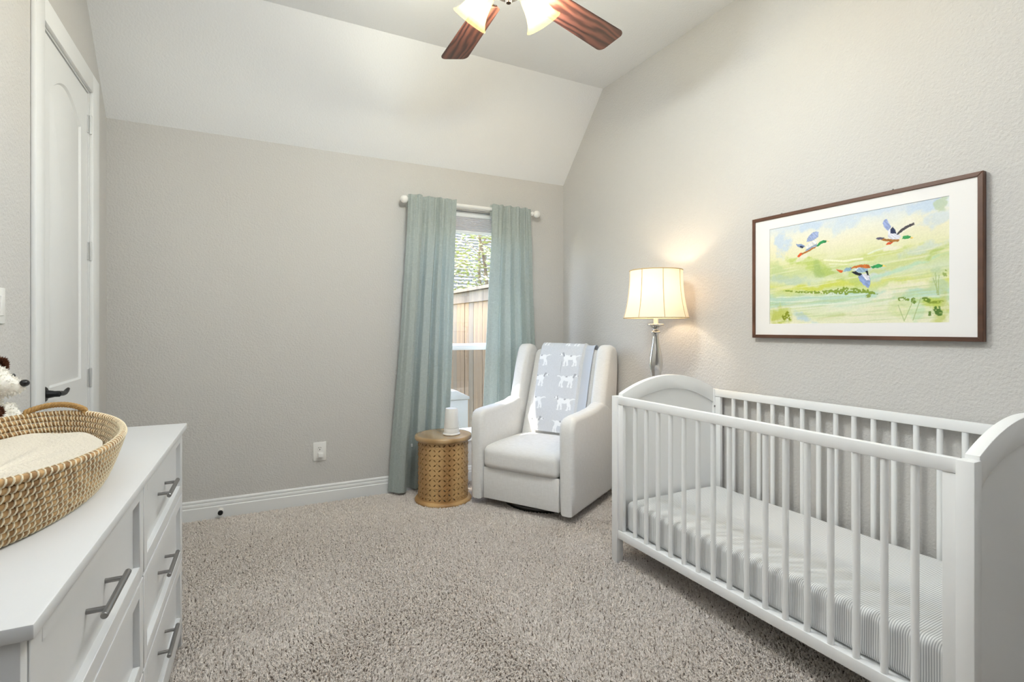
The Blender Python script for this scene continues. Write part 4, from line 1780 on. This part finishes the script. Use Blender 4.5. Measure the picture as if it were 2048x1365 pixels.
# ------------------------------------------------------------------ framed duck picture
FY0, FY1, FZ0, FZ1 = 0.893, 1.862, 1.150, 1.776
pic = thing('framed_picture', (XR, (FY0 + FY1) / 2, FZ0), 'framed painting of three flying ducks in a thin walnut frame', 'picture')
yc = (FY0 + FY1) / 2
a0, a1, h_ = FY0 - yc, FY1 - yc, FZ1 - FZ0
fw = 0.017
for nm, pts in (('a', None),):
    bars = [((a0, 0), (a1, 0), (a1 - fw, fw), (a0 + fw, fw)), ((a1, 0), (a1, h_), (a1 - fw, h_ - fw), (a1 - fw, fw)),
            ((a1, h_), (a0, h_), (a0 + fw, h_ - fw), (a1 - fw, h_ - fw)), ((a0, h_), (a0, 0), (a0 + fw, fw), (a0 + fw, h_ - fw))]
    for bar in bars:
        m_ = MB()
        m_.prism(list(bar), 'x', -0.028, -0.002, 0.0015, 1)
        m_.build('frame_bar', M['walnut'], pic)
m_ = MB()
py0, py1, pz0, pz1 = 0.998 - yc, 1.763 - yc, 1.223 - FZ0, 1.709 - FZ0
for (ya, yb, za, zb) in ((a0 + fw - 0.003, py0, fw - 0.003, h_ - fw + 0.003), (py1, a1 - fw + 0.003, fw - 0.003, h_ - fw + 0.003), (py0, py1, fw - 0.003, pz0), (py0, py1, pz1, h_ - fw + 0.003)):
    m_.box(-0.0215, -0.019, ya, yb, za, zb)
m_.build('mat_board', M['mat_board'], pic, angle=0)
m_ = MB()
m_.box(-0.017, -0.004, a0 + fw - 0.003, a1 - fw + 0.003, fw - 0.003, h_ - fw + 0.003)
m_.build('backing_board', M['mat_board'], pic, angle=0)
for yy in (1.703, 1.197):
    m_ = MB()
    m_.tube([(-0.012, yy - yc, h_ - 0.001), (-0.012, yy - yc, h_ + 0.004)], 0.002, 8)
    m_.lathe([(0.004, 0), (0.004, 0.002), (0.002, 0.0035)], 10, T(-0.012, yy - yc, h_ + 0.004))
    m_.build('hanging_hook', M['nickel'], pic)

DUCKS = [
((158, 172, 208), [(0.2537, 0.812), (0.2639, 0.8501), (0.2905, 0.8889), (0.3197, 0.9014), (0.3325, 0.8833), (0.3303, 0.8391), (0.3031, 0.8157), (0.2769, 0.8067)]),
((232, 230, 225), [(0.2467, 0.7576), (0.2768, 0.7966), (0.3257, 0.8184), (0.3224, 0.8012), (0.3092, 0.7493), (0.2565, 0.7251)]),
((150, 165, 185), [(0.2499, 0.7315), (0.2832, 0.7549), (0.3223, 0.7813), (0.3254, 0.7508), (0.2896, 0.7284), (0.2464, 0.7099)]),
((176, 112, 48), [(0.2227, 0.7013), (0.2565, 0.72), (0.3027, 0.7487), (0.3189, 0.7452), (0.2895, 0.7213), (0.2497, 0.699), (0.224, 0.6857)]),
((130, 150, 190), [(0.1856, 0.8017), (0.2097, 0.8015), (0.2401, 0.7794), (0.2487, 0.7623), (0.223, 0.7524), (0.1971, 0.7713)]),
((35, 45, 70), [(0.2061, 0.7714), (0.2198, 0.7787), (0.238, 0.7626), (0.2284, 0.7493)]),
((48, 146, 82), [(0.317, 0.7526), (0.3416, 0.7919), (0.3669, 0.7999), (0.383, 0.7912), (0.3792, 0.7735), (0.3541, 0.7693), (0.3273, 0.7454)]),
((236, 212, 130), [(0.383, 0.7902), (0.4009, 0.7822), (0.3817, 0.7768)]),
((217, 92, 42), [(0.1938, 0.676), (0.2091, 0.704), (0.2282, 0.7094), (0.224, 0.6857), (0.2054, 0.6656)]),
((150, 165, 208), [(0.6942, 0.8673), (0.702, 0.8963), (0.7123, 0.9022), (0.7249, 0.8633), (0.7349, 0.8253), (0.7197, 0.794), (0.7044, 0.8246)]),
((225, 225, 235), [(0.7195, 0.7321), (0.7222, 0.8022), (0.7349, 0.8165), (0.7423, 0.7794), (0.7622, 0.7656), (0.7843, 0.7298), (0.772, 0.7092), (0.7372, 0.7173)]),
((38, 48, 80), [(0.7313, 0.7716), (0.7349, 0.8121), (0.7449, 0.827), (0.7548, 0.7937), (0.7607, 0.7599)]),
((78, 72, 76), [(0.7612, 0.7554), (0.7819, 0.7911), (0.811, 0.8178), (0.8442, 0.8343), (0.8465, 0.8124), (0.8205, 0.7981), (0.7916, 0.7756), (0.7696, 0.749)]),
((168, 112, 48), [(0.6757, 0.7442), (0.722, 0.7226), (0.7779, 0.7096), (0.7719, 0.6892), (0.7321, 0.6965), (0.6913, 0.7191)]),
((86, 82, 104), [(0.6574, 0.7468), (0.6758, 0.7505), (0.7042, 0.741), (0.6913, 0.7281), (0.6678, 0.7299)]),
((222, 88, 38), [(0.7107, 0.6747), (0.7194, 0.6967), (0.7482, 0.6946), (0.7346, 0.6739)]),
((60, 155, 85), [(0.7891, 0.7095), (0.794, 0.7317), (0.8157, 0.7351), (0.8309, 0.7228), (0.8275, 0.7065), (0.806, 0.703)]),
((240, 210, 110), [(0.8309, 0.7177), (0.8497, 0.7021), (0.8275, 0.7031)]),
((214, 96, 40), [(0.4381, 0.5112), (0.4572, 0.5015), (0.4797, 0.4885), (0.472, 0.4686), (0.4571, 0.4765)]),
((142, 172, 190), [(0.4779, 0.4783), (0.4985, 0.5142), (0.5331, 0.5088), (0.5227, 0.4774)]),
((202, 112, 48), [(0.5216, 0.5011), (0.5445, 0.521), (0.5837, 0.5285), (0.622, 0.5194), (0.6338, 0.4883), (0.6056, 0.4909), (0.5614, 0.5034)]),
((225, 228, 235), [(0.5273, 0.4814), (0.5614, 0.5043), (0.5781, 0.4989), (0.5613, 0.481)]),
((150, 178, 200), [(0.55, 0.4733), (0.5669, 0.5006), (0.6165, 0.4864), (0.618, 0.4559), (0.5779, 0.4553)]),
((140, 160, 205), [(0.5639, 0.4228), (0.589, 0.4398), (0.6163, 0.436), (0.6297, 0.3884), (0.6279, 0.3383), (0.6214, 0.3096), (0.5942, 0.3402), (0.5722, 0.3863)]),
((228, 226, 236), [(0.5823, 0.4389), (0.6163, 0.4433), (0.6281, 0.3749), (0.608, 0.3865)]),
((28, 34, 46), [(0.5261, 0.4656), (0.55, 0.4733), (0.5879, 0.4418), (0.5751, 0.4269), (0.5442, 0.4442)]),
((28, 34, 46), [(0.6028, 0.4628), (0.6164, 0.4653), (0.6249, 0.4165), (0.612, 0.4292)]),
((50, 150, 85), [(0.6316, 0.5005), (0.6488, 0.5087), (0.6699, 0.5169), (0.6939, 0.5058), (0.6907, 0.4884), (0.6672, 0.4831), (0.6407, 0.4854)]),
((240, 215, 110), [(0.6939, 0.5058), (0.7164, 0.4887), (0.6907, 0.4884)]),
]


def art_print():
    NU, NV = 440, 280
    u = np.linspace(0, 1, NU)
    v = np.linspace(0, 1, NV)
    U, V = np.meshgrid(u, v)
    # brushy warp
    wx = U * 1.57
    V2 = V + 0.05 * (vnoise(wx * 6, V * 6, 1) - 0.5) + 0.03 * (vnoise(wx * 14, V * 14, 2) - 0.5)
    U2 = U + 0.04 * (vnoise(wx * 8, V * 8, 3) - 0.5)
    base = [(0.0, (232, 230, 200)), (0.08, (222, 228, 186)), (0.16, (226, 230, 204)), (0.20, (196, 220, 194)), (0.26, (190, 216, 198)), (0.30, (206, 218, 160)), (0.36, (214, 218, 130)),
            (0.44, (214, 222, 190)), (0.52, (206, 216, 158)), (0.60, (218, 220, 160)), (0.68, (230, 228, 188)), (0.78, (236, 230, 202)), (0.88, (232, 230, 214)), (1.0, (214, 222, 228))]
    zs = np.array([b[0] for b in base])
    cs = np.array([b[1] for b in base], float)
    img = np.stack([np.interp(np.clip(V2, 0, 1), zs, cs[:, k]) for k in range(3)], -1)

    def blend(mask, col, op):
        m = np.clip(mask, 0, 1)[..., None] * op
        img[:] = img * (1 - m) + np.array(col, float) * m

    def spot(cu, cv, ru, rv, ang=0.0, hard=0.35, sd=9, rag=0.6):
        ca, sa = math.cos(ang), math.sin(ang)
        du, dv = (U2 - cu) * 1.57, V2 - cv
        a, b = (du * ca + dv * sa) / (ru * 1.57), (-du * sa + dv * ca) / rv
        d = np.hypot(a, b) + rag * (vnoise(U * 40, V * 26, sd) - 0.5) + 0.4 * rag * (vnoise(U * 110, V * 70, sd + 1) - 0.5)
        return np.clip((1 - d) / hard, 0, 1)
    # sky blues
    for (cu, cv, ru, rv, op) in ((0.08, 0.84, 0.07, 0.14, 0.8), (0.28, 0.96, 0.12, 0.07, 0.75), (0.48, 0.92, 0.10, 0.08, 0.5), (0.62, 0.98, 0.14, 0.05, 0.5), (0.90, 0.95, 0.12, 0.08, 0.8), (0.96, 0.82, 0.10, 0.08, 0.5), (0.88, 0.60, 0.13, 0.07, 0.45), (0.66, 0.44, 0.08, 0.08, 0.5)):
        blend(spot(cu, cv, ru, rv, 0.1, 0.5, int(cu * 50)), (196, 212, 230), op)
    blend(spot(0.97, 0.95, 0.035, 0.08, 0, 0.2, 3), (186, 200, 168), 0.8)
    # greens sweeping up to the right
    for (cu, cv, ru, rv, an, col, op) in ((0.26, 0.60, 0.16, 0.045, -0.35, (190, 206, 110), 0.85), (0.40, 0.48, 0.12, 0.06, -0.5, (178, 198, 104), 0.85), (0.62, 0.58, 0.24, 0.03, 0.18, (204, 212, 132), 0.8),
                                          (0.80, 0.52, 0.26, 0.035, 0.25, (206, 212, 140), 0.8), (0.78, 0.46, 0.26, 0.02, 0.22, (186, 218, 190), 0.7), (0.94, 0.56, 0.10, 0.03, 0.5, (184, 202, 116), 0.8),
                                          (0.07, 0.55, 0.08, 0.10, 0.4, (196, 210, 150), 0.8), (0.14, 0.45, 0.16, 0.06, -0.1, (190, 208, 186), 0.75), (0.34, 0.52, 0.07, 0.06, -0.7, (164, 188, 112), 0.7),
                                          (0.36, 0.36, 0.30, 0.035, 0.02, (208, 214, 96), 0.9), (0.55, 0.40, 0.08, 0.07, -0.8, (190, 206, 112), 0.7), (0.10, 0.20, 0.14, 0.05, 0, (176, 210, 186), 0.6),
                                          (0.07, 0.06, 0.09, 0.13, 0.2, (190, 198, 92), 0.85), (0.22, 0.05, 0.10, 0.06, -0.3, (190, 212, 222), 0.8), (0.95, 0.32, 0.05, 0.13, 0.1, (190, 208, 168), 0.85),
                                          (0.85, 0.12, 0.05, 0.16, 0.2, (198, 222, 182), 0.8), (0.97, 0.10, 0.04, 0.20, 0, (196, 202, 118), 0.8), (0.92, 0.16, 0.07, 0.05, -0.1, (186, 202, 84), 0.8),
                                          (0.78, 0.10, 0.05, 0.10, 0.3, (210, 218, 150), 0.6), (0.80, 0.30, 0.16, 0.05, 0.15, (236, 230, 200), 0.8), (0.72, 0.22, 0.10, 0.05, 0.2, (234, 230, 204), 0.8),
                                          (0.60, 0.08, 0.20, 0.06, 0.05, (234, 230, 200), 0.7), (0.42, 0.07, 0.12, 0.03, 0.1, (206, 210, 150), 0.6)):
        blend(spot(cu, cv, ru, rv, an, 0.5, int(cu * 90 + cv * 40)), col, op)
    # stretched brush streaks
    st_ = vnoise(U * 7 + 3, (V - 0.12 * (U - 0.4)) * 60, 21)
    blend(np.clip((st_ - 0.62) * 6, 0, 1) * np.clip((0.75 - V) * 5, 0, 1), (238, 234, 212), 0.45)
    st_ = vnoise(U * 9 + 11, (V - 0.1 * U) * 75, 22)
    blend(np.clip((st_ - 0.66) * 6, 0, 1) * np.clip((0.62 - V) * 5, 0, 1), (188, 206, 140), 0.4)
    blend((cap_d(U, V, (0.37, 0.608), (0.48, 0.578)) < 0.008) | (cap_d(U, V, (0.48, 0.578), (0.585, 0.580)) < 0.009), (240, 238, 210), 0.9)
    blend(cap_d(U, V, (0.40, 0.565), (0.50, 0.545)) < 0.006, (236, 236, 206), 0.7)
    for (a, b, w) in (((0.0, 0.235), (0.30, 0.215), 0.004), ((0.05, 0.275), (0.6, 0.258), 0.004), ((0.15, 0.17), (0.55, 0.19), 0.005), ((0.62, 0.62), (0.72, 0.66), 0.006)):
        blend(cap_d(U, V + 0.01 * (vnoise(U * 20, V * 20, 31) - 0.5), a, b) < w, (232, 238, 222), 0.7)
    # dark reed line and blobs, broken up by fine noise
    brk = vnoise(U * 120, V * 80, 41)
    line = np.interp(U, [0.11, 0.20, 0.30, 0.42, 0.47, 0.52, 0.60, 0.685], [0.340, 0.318, 0.305, 0.295, 0.305, 0.300, 0.285, 0.250])
    wid = np.interp(U, [0.10, 0.115, 0.25, 0.43, 0.47, 0.55, 0.62, 0.69], [0, 0.007, 0.010, 0.020, 0.034, 0.022, 0.018, 0])
    blend((np.abs(V - line) < wid * (0.4 + brk)) & (brk > 0.33) & (U > 0.1) & (U < 0.69), (122, 148, 40), 0.85)
    for (cu, cv, ru, rv, col) in ((0.786, 0.185, 0.026, 0.022, (112, 138, 40)), (0.829, 0.18, 0.016, 0.03, (104, 134, 44)), (0.90, 0.185, 0.030, 0.03, (96, 126, 36)), (0.945, 0.165, 0.035, 0.016, (130, 150, 50)),
                                  (0.963, 0.09, 0.020, 0.04, (72, 112, 40)), (0.92, 0.045, 0.016, 0.035, (92, 124, 44)), (0.11, 0.06, 0.020, 0.05, (128, 140, 30)), (0.985, 0.40, 0.012, 0.02, (150, 170, 90)),
                                  (0.62, 0.24, 0.02, 0.02, (130, 150, 60))):
        blend(spot(cu, cv, ru, rv, 0, 0.2, int(cu * 77), 1.1) * (brk > 0.3), col, 0.9)
    for a, b in (((0.77, 0.15), (0.80, 0.01)), ((0.93, 0.36), (0.955, 0.22)), ((0.955, 0.38), (0.952, 0.22)), ((0.94, 0.40), (0.948, 0.22)), ((0.845, 0.2), (0.80, 0.02)), ((0.875, 0.2), (0.84, 0.02))):
        blend(cap_d(U, V, a, b) < 0.0022, (168, 186, 120), 0.8)
    # white paint around the birds
    for (cu, cv, ru, rv) in ((0.225, 0.655, 0.05, 0.03), (0.73, 0.655, 0.06, 0.03), (0.775, 0.80, 0.07, 0.06)):
        blend(spot(cu, cv, ru, rv, 0.2, 0.5, 60), (238, 232, 218), 0.7)
    jit = 0.004
    Uj = U + jit * (vnoise(U * 90, V * 60, 51) - 0.5)
    Vj = V + jit * 1.6 * (vnoise(U * 90, V * 60, 52) - 0.5)
    for col, poly in DUCKS:
        m = in_poly(Uj, Vj, poly)
        shade = 1 + 0.22 * (vnoise(U * 160 + V * 90, V * 40, 61) - 0.5)
        c = np.clip(np.array(col, float)[None, None, :] * shade[..., None], 0, 255)
        img[m] = c[m]
    img += (vnoise(U * 200, V * 130, 71) - 0.5)[..., None] * 9
    img[:] = np.clip(img, 0, 255)
    # mesh: u runs from far (left in view) to near
    Y = py1 + (py0 - py1) * U
    Z = pz0 + (pz1 - pz0) * V
    co = np.stack([np.full_like(Y, -0.0188), Y, Z], -1).reshape(-1, 3).astype(np.float32)
    idx = np.arange(NU * NV).reshape(NV, NU)
    q = np.stack([idx[:-1, :-1], idx[:-1, 1:], idx[1:, 1:], idx[1:, :-1]], -1).reshape(-1, 4)
    me = bpy.data.meshes.new('art_print')
    me.vertices.add(len(co))
    me.vertices.foreach_set('co', co.ravel())
    me.loops.add(q.size)
    me.loops.foreach_set('vertex_index', q.ravel().astype(np.int32))
    me.polygons.add(len(q))
    me.polygons.foreach_set('loop_start', np.arange(0, q.size, 4, dtype=np.int32))
    me.update(calc_edges=True)
    me.materials.append(M['print'])
    o = bpy.data.objects.new('art_print', me)
    C.objects.link(o)
    o.parent = pic
    paint_attr(o, img.reshape(-1, 3))
    o['label'] = 'painting of three mallards flying over a pale green marsh'


art_print()

# ------------------------------------------------------------------ ceiling fan
FC = (0.886, 1.758)
fan = thing('ceiling_fan', (FC[0], FC[1], ZC), 'ceiling fan with dark wooden blades and lit frosted glass shades', 'ceiling fan')
fz = -ZC
m_ = MB()
m_.lathe([(0.075, 0.0), (0.075, -0.012), (0.060, -0.045), (0.025, -0.065), (0.015, -0.07)], 32)
m_.build('canopy', M['bronze'], fan)
m_ = MB()
m_.tube([(0, 0, -0.06), (0, 0, 2.72 + fz)], 0.0125, 14)
m_.build('downrod', M['bronze'], fan)
m_ = MB()
m_.lathe([(0.03, 2.73 + fz), (0.07, 2.72 + fz), (0.105, 2.69 + fz), (0.118, 2.65 + fz), (0.118, 2.60 + fz), (0.10, 2.575 + fz), (0.07, 2.565 + fz)], 36)
m_.build('motor_housing', M['bronze'], fan)
BZ = 2.54 + fz


def blade():
    r0, r1, w0, w1 = 0.20, 0.66, 0.058, 0.071
    c = 0.030
    pts = [(r0, -w0 + 0.015), (r0 + 0.015, -w0)]
    pts.append((r1 - c, -w1))
    for k in range(1, 6):
        a = -PI / 2 + k / 6 * PI / 2
        pts.append((r1 - c + c * math.cos(a), -w1 + c + c * math.sin(a)))
    for k in range(0, 7):
        a = k / 6 * PI / 2
        pts.append((r1 - c + c * math.cos(a), w1 - c + c * math.sin(a)))
    pts += [(r0 + 0.015, w0), (r0, w0 - 0.015)]
    m_ = MB()
    m_.prism(pts, 'z', -0.003, 0.003, 0.0012, 1)
    return m_


b0 = blade().build('blade', M['blade'], fan)
for k in range(5):
    o = b0 if k == 0 else dup(b0, fan)
    a = R(15.9 + 72 * k)
    o.location = (0, 0, BZ)
    o.rotation_euler = (Matrix.Rotation(a, 3, 'Z') @ Matrix.Rotation(-R(12), 3, 'X')).to_euler()
    m_ = MB(Rot(a, 'Z'))
    m_.box(0.09, 0.24, -0.014, 0.014, BZ + 0.012, BZ + 0.018, 0.002)
    m_.box(0.20, 0.245, -0.040, 0.040, BZ + 0.0115, BZ + 0.0165, 0.002)
    m_.build('blade_iron', M['bronze'], fan)
m_ = MB()
m_.lathe([(0.07, 2.565 + fz), (0.062, 2.555 + fz), (0.062, 2.525 + fz), (0.075, 2.515 + fz), (0.075, 2.495 + fz), (0.045, 2.470 + fz), (0.012, 2.455 + fz), (0.010, 2.44 + fz), (0.002, 2.435 + fz)], 32)
m_.build('light_kit', M['bronze'], fan)
axis_t = R(48)
for k in range(4):
    a = R(66.6 - 47 + (94 if k == 1 else 180 if k == 2 else 274 if k == 3 else 0))
    # local frame: +z of the shade points outward and down
    mouth = Vector((0.205 * math.cos(a), 0.205 * math.sin(a), 2.452 + fz))
    ax = Vector((math.sin(axis_t) * math.cos(a), math.sin(axis_t) * math.sin(a), -math.cos(axis_t)))
    q = ax.to_track_quat('Z', 'Y').to_matrix().to_4x4()
    xf = T(*(mouth - ax * 0.135)) @ q
    m_ = MB()
    m_.tube([(0.06 * math.cos(a), 0.06 * math.sin(a), 2.508 + fz), (0.085 * math.cos(a), 0.085 * math.sin(a), 2.535 + fz), tuple(mouth - ax * 0.14)], 0.008, 8)
    m_.lathe([(0.024, -0.018), (0.026, 0.0), (0.026, 0.018)], 16, xf)
    m_.build('light_arm', M['bronze'], fan)
    pr = [(0.026, 0.0), (0.036, 0.006), (0.043, 0.020), (0.046, 0.040), (0.048, 0.065), (0.052, 0.090), (0.060, 0.112), (0.072, 0.131), (0.077, 0.136), (0.0755, 0.1385), (0.070, 0.133), (0.058, 0.1135), (0.050, 0.091),
          (0.046, 0.065), (0.044, 0.040), (0.041, 0.021), (0.034, 0.009), (0.026, 0.003)]
    m_ = MB()
    m_.lathe(pr, 36, xf, cap0=False, cap1=False)
    sh_ = m_.build('glass_shade', M['frosted'], fan, angle=80)
    m_ = MB()
    m_.lathe([(0.012, 0.004), (0.013, 0.014), (0.020, 0.026), (0.022, 0.036), (0.018, 0.046), (0.010, 0.053), (0.001, 0.055)], 18, xf)
    m_.build('bulb', M['bulb'], sh_, angle=80)
    fd = bpy.data.lights.new('fan_bulb', 'POINT')
    fd.energy = FAN_W
    fd.color = (0.785, 0.89, 1.0)
    fd.shadow_soft_size = 0.036
    fo = bpy.data.objects.new('fan_bulb', fd)
    fo.location = mouth - ax * 0.040
    fo.parent = fan
    C.objects.link(fo)
